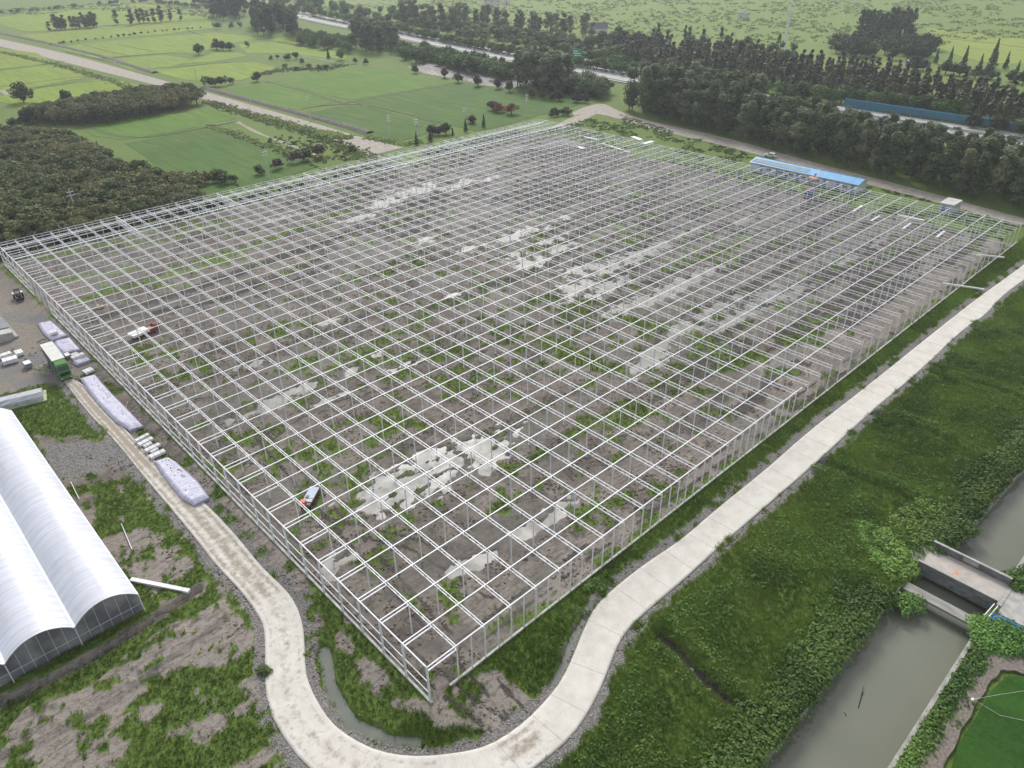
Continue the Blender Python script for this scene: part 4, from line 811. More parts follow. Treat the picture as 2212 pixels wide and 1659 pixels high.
for pl, wd, nn in (([(450, 220), (560, 255), (690, 295), (800, 345)], 4, 900), ([(0, 112), (120, 140), (230, 172), (310, 200)], 3, 700), ([(700, 345), (560, 310), (450, 272)], 2.5, 300), ([(735, 300), (640, 272), (560, 250)], 3., 400), ([(800, 298), (870, 312), (900, 306)], 2.5, 250), ([(560, 160), (620, 150), (700, 150), (740, 140)], 6, 500), ([(750, 300), (700, 285)], 3, 200)):
    ps = np.array(FP(pl)); d = np.r_[0, np.cumsum(np.hypot(*(ps[1:]-ps[:-1]).T))]; t = rng.uniform(0, d[-1], nn)
    p = np.stack([np.interp(t, d, ps[:, 0])+rng.normal(0, wd/2, nn), np.interp(t, d, ps[:, 1])+rng.normal(0, wd/2, nn), np.zeros(nn)], 1)
    weeds('verge_weeds', p, rng.uniform(.4, 1.1, nn), 12, .5, MEA if wd != 6 else LEAF['bush'], 'pale weeds along the dirt road and field banks', .7)
x = rng.uniform(50, 186, 900); y = 171+np.abs(rng.normal(0, 4.5, 900)); k = ~((x > 122) & (x < 136)); p = np.stack([x[k], y[k], np.zeros(k.sum())], 1); weeds('verge_weeds', p, rng.uniform(.5, 1.5, len(p)), 16, .42, LEAF['bush'], 'dark weeds along the outer foot of the far-left wall', .8)
x = rng.uniform(100, 135, 700); y = rng.uniform(172, 240, 700); k = x < np.interp(y, [172, 240], [122, 118]); k &= fbm(x/7, y/7, 77) > .5; p = np.stack([x[k], y[k], np.zeros(k.sum())], 1); weeds('verge_weeds', p, rng.uniform(.4, 1.1, len(p)), 14, .45, LEAF['bush'], 'rough weeds left of the dirt road end', .7)
p = pick(2600, -40, -6, -10, 60, 1., lambda x, y: fbm(x/6, y/6, 55) > .5); weeds('weeds', p, rng.uniform(.15, .4, len(p)), 12, .14, LEAF['vine'], 'pale leafy weeds dotted over the ground by the film greenhouse', .8)
# strip between the frame and the farm road
def strip(x, y): return x < np.interp(y, [-60, 4.8, 102, 180], [205, 206., 221., 240.])-1
x = rng.uniform(189, 240, 5000); y = rng.uniform(-20, 172, 5000); k = strip(x, y) & ~((x > 198) & (x < 208) & (y > 18) & (y < 86)) & (fbm(x/8, y/8, 81) > .45)
p = np.stack([x[k], y[k], np.zeros(k.sum())], 1); weeds('verge_weeds', p, rng.uniform(.4, 1., len(p)), 12, .42, WEED, 'dark weeds between the frame and the farm road', .6)

# ------------------------------------------------------------------ things on the site
tarpm = varied('lilac_tarp', (.72, .72, .82), (.50, .49, .63), 1.6, .45, 1., stretch=(.5, 2.5, 1), bd=.08, detail=6)
bandm = varied('striped_lining', (.30, .27, .40), (.55, .53, .66), 6., .6)
def tarp(name, L, Rr, h, label, seed, dots=14):
    """covered pile: L and Rr are the two long edges, world xy"""
    n_ = 40; L = resample(L, n_); Rr = resample(Rr, n_); M_ = 11; mb = MB(); vs = []
    c0 = (L.mean(0)+Rr.mean(0))/2; e = empty(name, (c0[0], c0[1], 0), 0, label, 'tarp')
    for i in range(n_):
        ek = min(1, min(i, n_-1-i)/2.2)
        for j in range(M_):
            t = j/(M_-1); p = L[i]*(1-t)+Rr[i]*t; k = min(1, min(t, 1-t)*9)**.5*ek
            z = .12+h*k*(1+.25*(vn(np.array([i*.35+seed]), np.array([0.]), seed)[0]-.5))+.20*(vn(np.array([i*1.3]), np.array([j*1.1+seed]), seed)[0]-.5)*k
            vs.append((p[0]-c0[0], p[1]-c0[1], z if k > 0 else 0.10))
    mb.add(vs, [(i*M_+j, (i+1)*M_+j, (i+1)*M_+j+1, i*M_+j+1) for i in range(n_-1) for j in range(M_-1)])
    s_ = mb.build('sheet', tarpm, e, smooth=True); sk = MB()
    for i in range(0, n_-1):
        for E_, sg in ((L, -1), (Rr, 1)): a, b = E_[i]-c0, E_[i+1]-c0; sk.bar((a[0], a[1], .2), (b[0], b[1], .2), .06, .22)
    pa, pb = L[-1]-c0, Rr[-1]-c0; sk.bar((pa[0], pa[1], .3), (pb[0], pb[1], .3), .12, .5); sk.build('hem', bandm, e); st = MB(); r_ = random.Random(seed)
    for _ in range(dots):
        i = r_.randrange(4, n_-4); t = r_.uniform(.3, .8); p = L[i]*(1-t)+Rr[i]*t-c0; z = .13+h*1.02; q = r_.uniform(.035, .06)
        st.box(p[0]-q, p[0]+q, p[1]-q*.6, p[1]+q*.6, z-.1, z+.06)
    if dots: st.build('weights', BLACK, e)
    return e
tarp('tarp_pile', [(-4.7, 98), (-5.1, 92.5), (-5.3, 85.6), (-5.1, 78.1), (-4.3, 74.0)], [(-2.2, 97.7), (-2.4, 94.4), (-2.4, 88), (-2.3, 82.8), (-2.3, 76), (-2.3, 73.5)], .55, 'longest lilac tarpaulin pile on the road between green lorry and bundle row', 3, 26)
tarp('tarp_pile', [(-4.7, 63.0), (-5.1, 59.5), (-5.3, 54), (-5.3, 50.8), (-4.7, 48.4)], [(-3.0, 62.6), (-2.4, 60.3), (-2.1, 56), (-2.0, 53), (-2.4, 48.4)], .6, 'lilac-white tarpaulin pile nearest the camera, below the row of white bundles', 5, 22)
tarp('tarp_pile', [(-3.8, 127.4), (-4.2, 122), (-4.0, 117.2)], [(-1.4, 127), (-1.1, 122), (-1.0, 117.4)], .55, 'lilac-white tarpaulin pile farthest along the road above the trailer', 8, 0)
tarp('tarp_pile', [(-3.8, 116.4), (-4.3, 113), (-4.0, 109.6)], [(-.9, 116), (-1.0, 112), (-1.1, 109.0)], .55, 'crumpled lilac tarpaulin beside the truck trailer', 11, 0)
tarp('tarp_pile', [(-3.9, 105.2), (-3.7, 103.6), (-3.6, 103.0)], [(-1.0, 105), (-1.0, 104), (-1.0, 103.2)], .4, 'small rumpled lilac sheet beside the truck cab', 12, 0)
def bundle(x0, y0, x1, y1, w_, h, label, group=None, base=0.12, nb=5):
    """a strapped bundle of white steel sections lying on two sleepers"""
    a = np.array([x0, y0]); b = np.array([x1, y1]); c_ = (a+b)/2; L = np.linalg.norm(b-a)/2; rz = math.atan2(*(b-a)[::-1])
    e = empty('steel_bundle', (c_[0], c_[1], base), rz, label, 'steel bundle', group); s_ = w_/nb
    mb = MB()
    for i in range(nb):
        for j in range(2): dz = .002*i; mb.box(-L+.03*((i*7+j*3) % 3), L-.03*((i*5+j) % 3), -w_/2+i*s_+.01, -w_/2+(i+1)*s_-.01, .1+j*h/2, .1+(j+1)*h/2-.015+dz)
    mb.build('sections', WHITE, e)
    m2 = MB()
    for x in (-L*.6, L*.6): m2.box(x-.05, x+.05, -w_/2-.05, w_/2+.05, 0, .095)
    m2.build('sleepers', WOOD, e)
    m3 = MB()
    for x in (-L*.45, L*.45): m3.box(x-.02, x+.02, -w_/2-.01, w_/2+.01, .12, .11+h+.01)
    m3.build('straps', GREYP, e); return e
bl = [((-4.9, 70.0), (-2.6, 70.5), .65, 'white steel bundle, topmost of the row between the two long tarps'), ((-4.95, 68.6), (-2.55, 69.0), .8, 'second white bundle from the top of the row between the two long tarps'), ((-4.5, 67.5), (-3.2, 67.8), .7, 'short white bundle between the second and third long ones of the row'),
      ((-4.8, 66.2), (-2.4, 66.5), .8, 'long white bundle just below the short one of the row'), ((-4.3, 65.2), (-3.1, 65.5), .55, 'second short white bundle, next to the lowest long one'), ((-4.9, 64.1), (-2.5, 64.2), .9, 'lowest white bundle, touching the end of the nearest tarp')]
for a, b, w_, lab in bl: bundle(*a, *b, w_, .45, lab, 'row of white bundles on the road')
for a, b, w_, h, lab in (((-13.6, 116.8), (-11.3, 116.9), 1.1, .6, 'long white bundle at the left edge, farther one of the stacked pair'), ((-13.5, 113.9), (-11.0, 113.6), 1.6, .8, 'long white bundle at the left edge, nearer one of the stacked pair'), ((-10.8, 116.0), (-9.5, 116.0), 1.8, .6, 'square pale bundle right of the long ones at the left edge'),
      ((-3.2, 107.2), (-2.0, 107.4), 1.0, .6, 'short white bundle between the trailer and the steel wall'), ((-3.6, 105.9), (-1.3, 106.2), 1.0, .7, 'long white bundle beside the green cab'), ((-3.6, 98.9), (-2.0, 99.2), 1.4, .5, 'white bundle at the upper end of the longest tarp')): bundle(*a, *b, w_, h, lab)
def crate(x, y, sx, sy, h, m, label, rz=0., base=0.1):
    e = empty('crate', (x, y, base), rz, label, 'crate'); mb = MB().box(-sx/2, sx/2, -sy/2, sy/2, .12, h); mb.build('box', m, e, bevel=.02)
    m2 = MB(); [m2.box(-sx/2, sx/2, yy-.06, yy+.06, 0, .115) for yy in (-sy*.4, 0, sy*.4)]; m2.build('pallet', WOOD, e)
    MB().box(-sx/2-.02, sx/2+.02, -sy/2-.02, sy/2+.02, h+.003, h+.05).build('lid', WHITE, e); return e
crate(-10.3, 109.4, 1.1, 1.6, 1.0, GREYP, 'square white-topped crate standing alone left of the truck trailer')
crate(-3.75, 108., .8, 1.4, .7, GREYP, 'small white-topped crate between the crumpled tarp and the truck')
crate(-2.9, 118.9, 1.3, 1.0, .55, WHITE, 'white box resting on the farthest tarp', base=.85)
# heap of pale hoses and pipes left of the truck
e = empty('pipe_heap', (-8.6, 105.5, 0), 0, 'fan-shaped heap of pale green-white plastic pipes beside the green truck', 'pipes'); mb = MB(); r_ = random.Random(4)
for i in range(60):
    a = r_.uniform(-.9, .5); s0 = (r_.uniform(-.6, .9), r_.uniform(-2, 1.5), r_.uniform(.03, .4)); L = r_.uniform(1.5, 3.6)
    ps = [s0]; 
    for k in range(5): a += r_.uniform(-.18, .18); ps.append((ps[-1][0]-math.sin(a)*L/5, ps[-1][1]+math.cos(a)*L/5, max(.03, s0[2]*(1-k/6))))
    for u, v in zip(ps[:-1], ps[1:]): mb.tube(u, v, .035, n=5, cap=False)
mb.build('pipes', varied('pale_pipe', (.60, .62, .48), (.50, .53, .38), 2, .5), e)
# long covered stack at the left edge
e = empty('covered_stack', (-15.2, 97., 0), R(-14), 'long silver covered stack on a pale green base behind the film greenhouse', 'material stack')
mb = MB(); n_ = 26
for i in range(n_): pass
mb.extrude([(-1.8, .35), (-1.7, 1.0), (-.9, 1.55), (.4, 1.6), (1.3, 1.2), (1.5, .35)], (-5.5, 0, 0), (0, 1, 0), (0, 0, 1), 9.5); mb.build('cover', varied('silver_sheet', (.62, .63, .66), (.34, .35, .39), .9, .35, .6, stretch=(.25, 4, 2), bd=.08), e)
MB().box(-5.8, 4.4, -2.1, 1.9, .05, .33).build('base', varied('pale_green_sheet', (.52, .56, .34), (.42, .47, .28), 1, .8), e)
m2 = MB(); [m2.box(x-.03, x+.03, -1.86, 1.56, .34, .42) for x in (-4, -2, 0, 2)]; m2.build('ropes', BLACK, e)
# shed at the far left
e = empty('grey_shed', (-11.2, 124., 0), 0, 'low shed with grey sheet roof and pale side at the left edge', 'shed')
MB().extrude([(-5, 0), (3.2, 0), (3.2, 1.6), (-5, 2.4)], (-1, 0, 0), (1, 0, 0), (0, 0, 1), -9).build('body', varied('pale_sheet', (.48, .48, .45), (.36, .36, .35), .6, .7), e)
MB().add([(-6.3, 2.6, 2.52), (2.5, 2.6, 1.7), (2.5, 9.3, 1.7), (-6.3, 9.3, 2.52), (-6.3, 2.6, 2.58), (2.5, 2.6, 1.76), (2.5, 9.3, 1.76), (-6.3, 9.3, 2.58)], [(0, 1, 2, 3), (4, 5, 6, 7), (0, 1, 5, 4), (1, 2, 6, 5), (2, 3, 7, 6), (3, 0, 4, 7)]).build('roof', varied('slate_sheet', (.20, .215, .24), (.16, .17, .19), .5, .5), e)
MB().box(2.3, 2.9, 0, 9, 0, .5).build('kerb', CONC, e)

def wheel(mb_t, mb_r, x, y, r, w_=.26, axis='x'):
    d = (w_/2, 0, 0) if axis == 'x' else (0, w_/2, 0)
    mb_t.tube((x-d[0], y-d[1], r), (x+d[0], y+d[1], r), r, n=16); mb_r.tube((x-d[0]*1.06, y-d[1]*1.06, r), (x+d[0]*1.06, y+d[1]*1.06, r), r*.5, n=10)
def wheels(e, lst, axis='x', rimm=None):
    for x, y, r, *w_ in lst:
        a = MB(); b = MB(); wheel(a, b, x, y, r, *(w_ or [.26]), axis=axis); w0 = a.build('wheel', BLACK, e); b.build('rim', rimm or GREYP, w0)
# green box truck, cab towards the camera (local -Y)
e = empty('box_truck', (-6.35, 104.6, .12), R(-2), 'bright green lorry cab with a long white-topped box body driving down the dirt road', 'lorry')
BW = 1.05
mb = MB().box(-BW, BW, -3.6, 4.9, 1.05, 3.45); mb.build('cargo_box', varied('box_side', (.12, .16, .13), (.08, .10, .09), 1, .5), e, bevel=.03)
mb = MB(); [mb.box(-BW-.03, BW+.03, -3.63+i*2.14, -3.63+i*2.14+2.1, 3.455, 3.56) for i in range(4)]; mb.build('roof_cover', varied('canvas', (.70, .70, .66), (.62, .62, .58), 1, .8, .3), e)
MB().box(-.4, .4, -5, 4.9, .75, 1.04).build('chassis', BLACK, e)
cb = MB().extrude([(-3.75, .55), (-3.75, 2.95), (-4.1, 3.2), (-5.25, 3.05), (-5.55, 2.0), (-5.62, .55)], (1.02, 0, 0), (0, 1, 0), (0, 0, 1), -2.04); cabo = cb.build('cab', GREENP, e, bevel=.05)
MB().add([(-.86, -5.62, 2.05), (.86, -5.62, 2.05), (.80, -5.36, 2.85), (-.80, -5.36, 2.85)], [(0, 1, 2, 3)]).build('windscreen', GLASS, cabo)
for s_ in (-1, 1): MB().box(s_*1.026-.01, s_*1.026+.01, -5.1, -4.1, 2.0, 2.75).build('side_window', GLASS, cabo)
MB().box(-.8, .8, -5.70, -5.63, 1.05, 1.6).build('grille', BLACK, cabo); MB().box(-1.05, 1.05, -5.78, -5.6, .4, .8).build('bumper', GREENP, cabo)
MB().add([(-.95, -3.9, 3.2), (.95, -3.9, 3.2), (.9, -5.1, 3.14), (-.9, -5.1, 3.14), (-.95, -3.9, 3.5), (.95, -3.9, 3.5)], [(0, 1, 5, 4), (4, 5, 2, 3), (0, 4, 3), (1, 2, 5)]).build('wind_deflector', GREENP, cabo)
for s_ in (-1, 1):
    MB().box(s_*.8-.13, s_*.8+.13, -5.81, -5.785, .5, .68).build('headlight', WHITE, cabo); MB().bar((s_*1.04, -5.4, 2.6), (s_*1.28, -5.5, 2.5), .04).box(s_*1.28-.04, s_*1.28+.04, -5.6, -5.45, 1.9, 2.5).build('mirror', BLACK, cabo)
wheels(e, [(s_*.88, y, .48) for s_ in (-1, 1) for y in (-4.9, 2.4, 3.5)])
for s_ in (-1, 1): MB().box(s_*1.0-.02, s_*1.0+.02, -3.2, 1.6, .5, 1.0).build('side_guard', GREYP, e)
# small black tractor
e = empty('tractor', (-2.9, 144.9, .1), R(175), 'small black tractor with white mudguards parked on the dirt yard by the steel wall', 'tractor')
MB().box(-.35, .35, .1, 1.7, .6, 1.15).build('bonnet', BLACK, e, bevel=.06); cabn = MB().box(-.55, .55, -1.0, .1, .5, .9); cabn = cabn.build('body', BLACK, e, bevel=.04)
mb = MB(); [mb.bar((sx*.5, y, .85), (sx*.45, y, 1.9), .07) for sx in (-1, 1) for y in (-.9, .0)]; mb.build('posts', BLACK, e); MB().box(-.6, .6, -1.1, .2, 1.9, 1.98).build('canopy', BLACK, e, bevel=.02)
for s_ in (-1, 1): MB().box(s_*.85-.2, s_*.85+.2, -1.2, .0, 1.2, 1.28).build('mudguard', WHITE, e)
wheels(e, [(s_*.85, -.6, .62, .35) for s_ in (-1, 1)]+[(s_*.65, 1.3, .38, .24) for s_ in (-1, 1)], rimm=WHITE); MB().box(-.7, .7, 1.8, 2.3, .3, .8).build('loader_bucket', BLACK, e, bevel=.03)
# red flatbed with white load
e = empty('flatbed_truck', (10.7, 106.9, 0), R(12), 'red flatbed vehicle carrying bright white panels inside the frame near its left side', 'flatbed truck')
MB().box(-2.7, 2.7, -.95, .95, .75, .9).build('bed', RED, e)
mb = MB(); mb.box(-2.7, 2.7, -1.0, -.95, .7, 1.3); mb.box(-.3, 2.7, .95, 1.0, .7, 1.3); mb.build('side_boards', RED, e); MB().box(1.9, 2.9, -.8, .8, .85, 1.75).build('cab', RUST, e, bevel=.05); MB().box(1.0, 1.8, -.8, .8, .92, 1.2).build('timber', WOOD, e)
wheels(e, [(x, y, .42) for x in (-1.8, 1.9) for y in (-.85, .85)], axis='y')
e2 = empty('panel_stack', (9.6, 106.7, .95), R(12), 'stack of bright white panels lying on the red flatbed', 'panels'); mb = MB()
for i, (a, b) in enumerate(((-1.9, .1), (.12, 1.7))): mb.box(a, b, -1.15+.1*i, 1.1, .0, .45+.08*i)
mb.build('panels', mat('bright_panel', (.86, .86, .86), .4), e2)
# motor cart with blue sheet load and orange cab
ax_ = np.array([G2(667, 1045, 1.2), G2(660, 1088, 1.)]); ang = math.atan2(*(ax_[1]-ax_[0])[::-1])
e = empty('motor_cart', (8.2, 37.9, .12), R(38), 'small orange-cabbed motor cart under the frame in the near left bay', 'cart')
MB().box(-1.6, 1.5, -.75, .75, .62, .78).build('bed', RUST, e); MB().box(-2.5, -1.75, -.05, .72, .6, 1.5).build('cab', mat('orange_paint', (.70, .16, .07), .5), e, bevel=.05)
MB().box(-2.35, -1.8, -.7, -.15, .6, 1.0).build('engine', varied('grey_olive', (.20, .20, .16), (.12, .12, .10), 3, .6), e, bevel=.03); wheels(e, [(x, y, .36, .2) for x in (-2.0, 1.0) for y in (-.68, .68)], axis='y')
for sy in (-1, 1): mb = MB(); [mb.bar((-1.5+i*.22, sy*.78, .62), (-1.5+i*.22, sy*.80, 1.12), .035) for i in range(14)]; mb.bar((-1.55, sy*.79, .8), (1.45, sy*.79, .8), .03); mb.build('side_rack', RUST, e)
e2 = empty('sheet_load', (8.25, 37.95, .92), R(38), 'pale blue sheets lying on the orange-cabbed cart', 'sheets'); mb = MB(); mb.box(-.95, 1.55, -.68, .72, 0, .22); mb.box(-1.65, -.98, -.66, .70, -.02, .17)
mb.build('sheets', varied('pale_blue_sheet', (.30, .42, .56), (.38, .45, .52), 2, .35), e2); MB().box(-.9, -.45, .1, .5, .225, .36).build('loose_board', WOOD, e2)
# piling rig with red machinery at the right
rx, ry = 192., 57.
e = empty('crane_truck', (187.5, 55.4, .1), R(20), 'red and tan crane machine standing inside the frame in front of the blue-roofed cabin', 'crane truck')
MB().box(-3.2, 2.6, -1.2, 1.2, .8, 1.1).build('chassis', RUST, e); MB().box(-3.0, -1.2, -1.1, 1.1, 1.1, 2.7).build('cab', BLUEP, e, bevel=.06); MB().box(-.2, 2.2, -1.0, 1.0, 1.1, 2.4).build('machinery', RED, e, bevel=.06)
mb = MB(); [mb.bar((.6+dx, dy, 1.2), (1.2+dx, dy, 5.2), .12) for dx in (-.4, .4) for dy in (-.5, .5)]; [mb.bar((.2+.1*i, -.5, 1.4+.6*i), (1.0+.1*i, .5, 1.7+.6*i), .09) for i in range(6)]; mb.build('mast', RED, e)
MB().bar((1.0, 0, 4.4), (2.6, -.5, 6.4), .35).build('boom', RED, e); MB().box(.2, 2.8, -1.3, 1.2, 5.0, 5.5).build('tan_load', varied('tan_board', (.50, .30, .20), (.38, .24, .17), 2, .7), e, bevel=.05)
MB().tube((1.3, -.6, 5.5), (1.3, -.6, 6.2), .18, .14).build('white_drum', WHITE, e); wheels(e, [(x, y, .5) for x in (-2.3, .6, 1.8) for y in (-1., 1.)], axis='y')
# long prefab cabin
e = empty('site_cabin', (200.4, 47., 0), 0, 'long white prefab cabin with blue metal roof and blue doors beside the farm road', 'cabin')
CL, CW, CH = 36., 6.6, 2.75
wallm = varied('panel_wall', (.66, .69, .74), (.56, .60, .66), 1., .5, stretch=(1, 1, .3)); roofb = varied('blue_roof_sheet', (.17, .45, .74), (.13, .38, .66), .3, .35, stretch=(.3, 2, 1))
MB().box(0, CW, 0, CL, 0, CH).build('wall', wallm, e)
MB().box(-.12, CW+.12, -.12, CL+.12, 0, .18).build('plinth', BLUEP, e)
rb = MB(); RY = CH+.95
vs = [(-.6, -.4, CH-.02), (CW/2, -.4, RY), (CW+.6, -.4, CH-.02), (-.6, CL+.4, CH-.02), (CW/2, CL+.4, RY), (CW+.6, CL+.4, CH-.02)]; vs += [(x, y, z+.1) for x, y, z in vs]
rb.add(vs, [(6, 7, 10, 9), (7, 8, 11, 10), (0, 3, 4, 1), (1, 4, 5, 2), (0, 1, 7, 6), (1, 2, 8, 7), (3, 9, 10, 4), (4, 10, 11, 5), (0, 6, 9, 3), (2, 5, 11, 8)]); roofo = rb.build('roof', roofb, e)
mb = MB(); mb.add([(0, .02, CH), (CW, .02, CH), (CW/2, .02, RY-.05), (0, CL-.02, CH), (CW, CL-.02, CH), (CW/2, CL-.02, RY-.05)], [(0, 1, 2), (3, 5, 4)]); mb.build('gable', wallm, e)
mb = MB()
for i in range(1, 73): y = -.4+i*.5; [mb.bar((xa, y, za+.12), (CW/2, y, RY+.12), .045) for xa, za in ((-.58, CH), (CW+.58, CH))]
mb.build('ribs', roofb, roofo)
sh = MB(); sh.add([(.1, 16.5, CH+.33), (CW/2-.9, 16.5, RY-.03), (CW/2-.9, CL, RY-.03), (.1, CL, CH+.33), (.1, 16.5, CH+.28), (CW/2-.9, 16.5, RY-.08), (CW/2-.9, CL, RY-.08), (.1, CL, CH+.28)], [(0, 1, 2, 3), (4, 7, 6, 5), (0, 4, 5, 1), (1, 5, 6, 2), (2, 6, 7, 3), (3, 7, 4, 0)]); sh.build('shade_net', varied('faded_net', (.30, .37, .43), (.22, .31, .40), .8, .8), roofo)
for y in (.9, 5.6, 9.9, 14.6, 18.8, 22.6, 26.2, 31.4):
    d_ = MB().box(-.06, -.003, y, y+1.0, .18, 2.25).build('door', BLUEP, e); MB().box(-.10, -.062, y+.8, y+.9, 1.1, 1.2).build('handle', GREYP, d_)
for y in (2.8, 11.8, 16.6, 20.6, 24.4, 28.6): f_ = MB().box(-.05, -.003, y, y+1.8, .95, 2.05).build('window', WHITE, e); MB().box(-.07, -.052, y+.08, y+.86, 1.03, 1.97).box(-.07, -.052, y+.94, y+1.72, 1.03, 1.97).build('pane', GLASS, f_)
MB().box(.5, 1.0, -.5, -.02, .3, .9).build('outdoor_unit', WHITE, e)
# container cabin
e = empty('container_cabin', (199.9, 19.6, 0), 0, 'small grey container cabin standing alone in the grass beside the farm road', 'container')
MB().box(0, 6.4, 0, 3.6, .15, 2.8).build('body', varied('container_wall', (.55, .58, .62), (.45, .48, .53), 1, .5, .4, stretch=(3, 3, .1)), e, bevel=.03)
MB().box(-.1, 6.5, -.1, 3.7, 2.81, 2.93).build('roof', varied('container_roof', (.60, .60, .57), (.46, .46, .42), .6, .7), e); MB().box(-.05, -.004, 1.8, 2.8, .2, 2.3).build('door', BLUEP, e)
MB().box(-.05, -.004, .4, 1.3, 1.1, 2.).build('window', GLASS, e); mb = MB(); [mb.box(x, x+.3, y, y+.3, -.1, .148) for x in (.1, 6.) for y in (.1, 3.2)]; mb.build('feet', CONC, e)

def car(name, x, y, z, rz, body, label, cat='car', L=4.4, W=1.75, H=1.45, van=False):
    e = empty(name, (x, y, z), rz, label, cat); h = H
    pr = [(-L/2, .35), (-L/2, .85), (-L*.46, .98), (-L*.30, h-.04), (-L*.1, h), (L*.10, h-.03), (L*.26, .96), (L*.46, .80), (L/2, .62), (L/2, .3)]
    if van: pr = [(-L/2, .4), (-L/2, h), (L*.22, h), (L*.36, 1.1), (L/2, .95), (L/2, .35)]
    MB().extrude(pr, (0, W/2, 0), (1, 0, 0), (0, 0, 1), W).build('body', body, e, bevel=.06)
    mb = MB(); 
    for s_ in (-1, 1): yy = s_*(W/2+.005); mb.add([(-L*.33, yy, .98), (L*.20, yy, .98), (L*.09, yy, h-.10), (-L*.27, yy, h-.12)], [(0, 1, 2, 3)])
    mb.add([(L*.265, -W*.4, .99), (L*.265, W*.4, .99), (L*.11, W*.36, h-.05), (L*.11, -W*.36, h-.05)], [(0, 1, 2, 3)]); mb.add([(-L*.465, -W*.4, 1.0), (-L*.465, W*.4, 1.0), (-L*.31, W*.36, h-.07), (-L*.31, -W*.36, h-.07)], [(0, 1, 2, 3)])
    mb.build('window', GLASS, e); wheels(e, [(sx*L*.31, sy*(W/2-.08), .32, .2) for sx in (-1, 1) for sy in (-1, 1)], axis='y'); return e
car('parked_car', 219.8, 86.8, .05, R(97), mat('white_car_paint', (.80, .80, .80), .25), 'small white hatchback parked on the farm road behind the blue-roofed cabin')
# highway
hwm = varied('highway_concrete', (.40, .395, .38), (.33, .325, .31), .15, .8); 
HC = FP([(560, 10), (700, 46), (850, 73), (1000, 104), (1150, 133), (1300, 158)])+[(304.5, 190), (302, 120), (301, 60), (300, -20), (300, -150)]
HC = [tuple(p) for p in resample(smooth_line([(395, 800)]+HC, 2), 120)]
def offs(pts, o_):
    out = []
    for k, p in enumerate(pts):
        d = np.array(pts[min(k+1, len(pts)-1)])-np.array(pts[max(k-1, 0)]); d /= np.linalg.norm(d); out.append(np.array(p)+np.array([-d[1], d[0]])*o_)
    return out
ribbon('highway', offs(HC, 12.5), offs(HC, -12.5), .45, .8, hwm)
for o_ in (12.0, 1.6, -1.6, -12.0): ribbon('highway_line', offs(HC, o_+.08), offs(HC, o_-.08), .454, .002, WHITE)
mb = MB(); P_ = resample(HC, 220)
for o_ in (6.8, -6.8):
    q = offs([tuple(p) for p in P_], o_)
    for k in range(0, 218, 1): mb.bar((*q[k], .456), (*(q[k]+(q[k+1]-q[k])*.5), .456), .14, .004)
tag(mb.build('highway_line', WHITE), kind='structure')
for nm, o_, lab in (('guard_rail', 13.0, 'long dark guard rail along the far side of the highway'), ('guard_rail', -13.0, 'pale guard rail along the near side of the highway'), ('guard_rail', 1.1, 'guard rail along the far edge of the highway median'), ('guard_rail', -1.1, 'guard rail along the near edge of the highway median')):
    q = offs([tuple(p) for p in P_], o_); c0 = q[100]; e = empty(nm, (c0[0], c0[1], .4), 0, lab, 'guard rail'); b1 = MB(); b2 = MB()
    for k in range(0, 219): b1.bar((q[k][0]-c0[0], q[k][1]-c0[1], .75), (q[k+1][0]-c0[0], q[k+1][1]-c0[1], .75), .10, .38); b2.bar((q[k][0]-c0[0], q[k][1]-c0[1], 0), (q[k][0]-c0[0], q[k][1]-c0[1], .9), .12)
    b1.build('rail', varied('rail_brown', (.16, .12, .11), (.12, .10, .09), 1, .7) if abs(o_) > 5 and o_ > 0 else GREYP, e); tag(b2.build('post', GREYP, e), kind='stuff')
cr_ = make_crown('bush', LEAF['dark'], .7); d = np.r_[0, np.cumsum(np.hypot(*(np.array(HC)[1:]-np.array(HC)[:-1]).T))]; H_ = np.array(HC); t = 0; gi = 0
while t < d[-1]:
    x, y = np.interp(t, d, H_[:, 0]), np.interp(t, d, H_[:, 1])
    if 170 < y < 620 or (20 < y <= 170 and gi % 2 == 0):
        o = bpy.data.objects.new('median_shrub', cr_); COL.objects.link(o); o.location = (x, y, .5); o.rotation_euler = (0, 0, t); o.scale = (2.6, 2.6, 2.0)
        tag(o, 'dark clipped shrub standing in the row along the middle of the highway', 'shrub', 'clipped shrubs on the highway median')
    gi += 1; t += 4.6 if gi % 9 else 8.
# vehicles on the highway
def hw_at(px, py, off): # point on the highway nearest to the sight line of a picture point
    p = G2(px, py, .5); H2 = np.array(HC); k = int(np.argmin(np.hypot(*(H2-p).T))); q = offs(HC, off); dd = H2[min(k+1, len(H2)-1)]-H2[k-1]; return q[k], math.atan2(dd[1], dd[0])
pz, az = hw_at(1248, 145, 7.)
e = empty('box_lorry', (pz[0], pz[1], .46), az, 'white box lorry on the highway in front of the green road sign', 'lorry'); MB().box(-3.6, 3.2, -1.25, 1.25, 1.0, 3.8).build('cargo_box', WHITE, e, bevel=.05); cb_ = MB().box(3.4, 5.2, -1.15, 1.15, .6, 2.9).build('cab', WHITE, e, bevel=.1)
MB().box(5.21, 5.24, -1., 1., 1.7, 2.6).build('windscreen', GLASS, cb_); wheels(e, [(x, y, .5) for x in (-2.4, 4.2) for y in (-1.05, 1.05)], axis='y')
for px, py, of, m, lab in ((1002, 104, 4.5, WHITE, 'white car on the highway behind the median shrubs, left of the poplar clump'), (1022, 110, 4.5, GREYP, 'pale grey car following the white one on the highway'), (1215, 152, -6, WHITE, 'white car on the near carriageway below the box lorry'), (1790, 232, 3.5, WHITE, 'white car seen through the poplars left of the blue barrier')):
    pz, az = hw_at(px, py, of); car('highway_car', pz[0], pz[1], .46, az, m, lab)
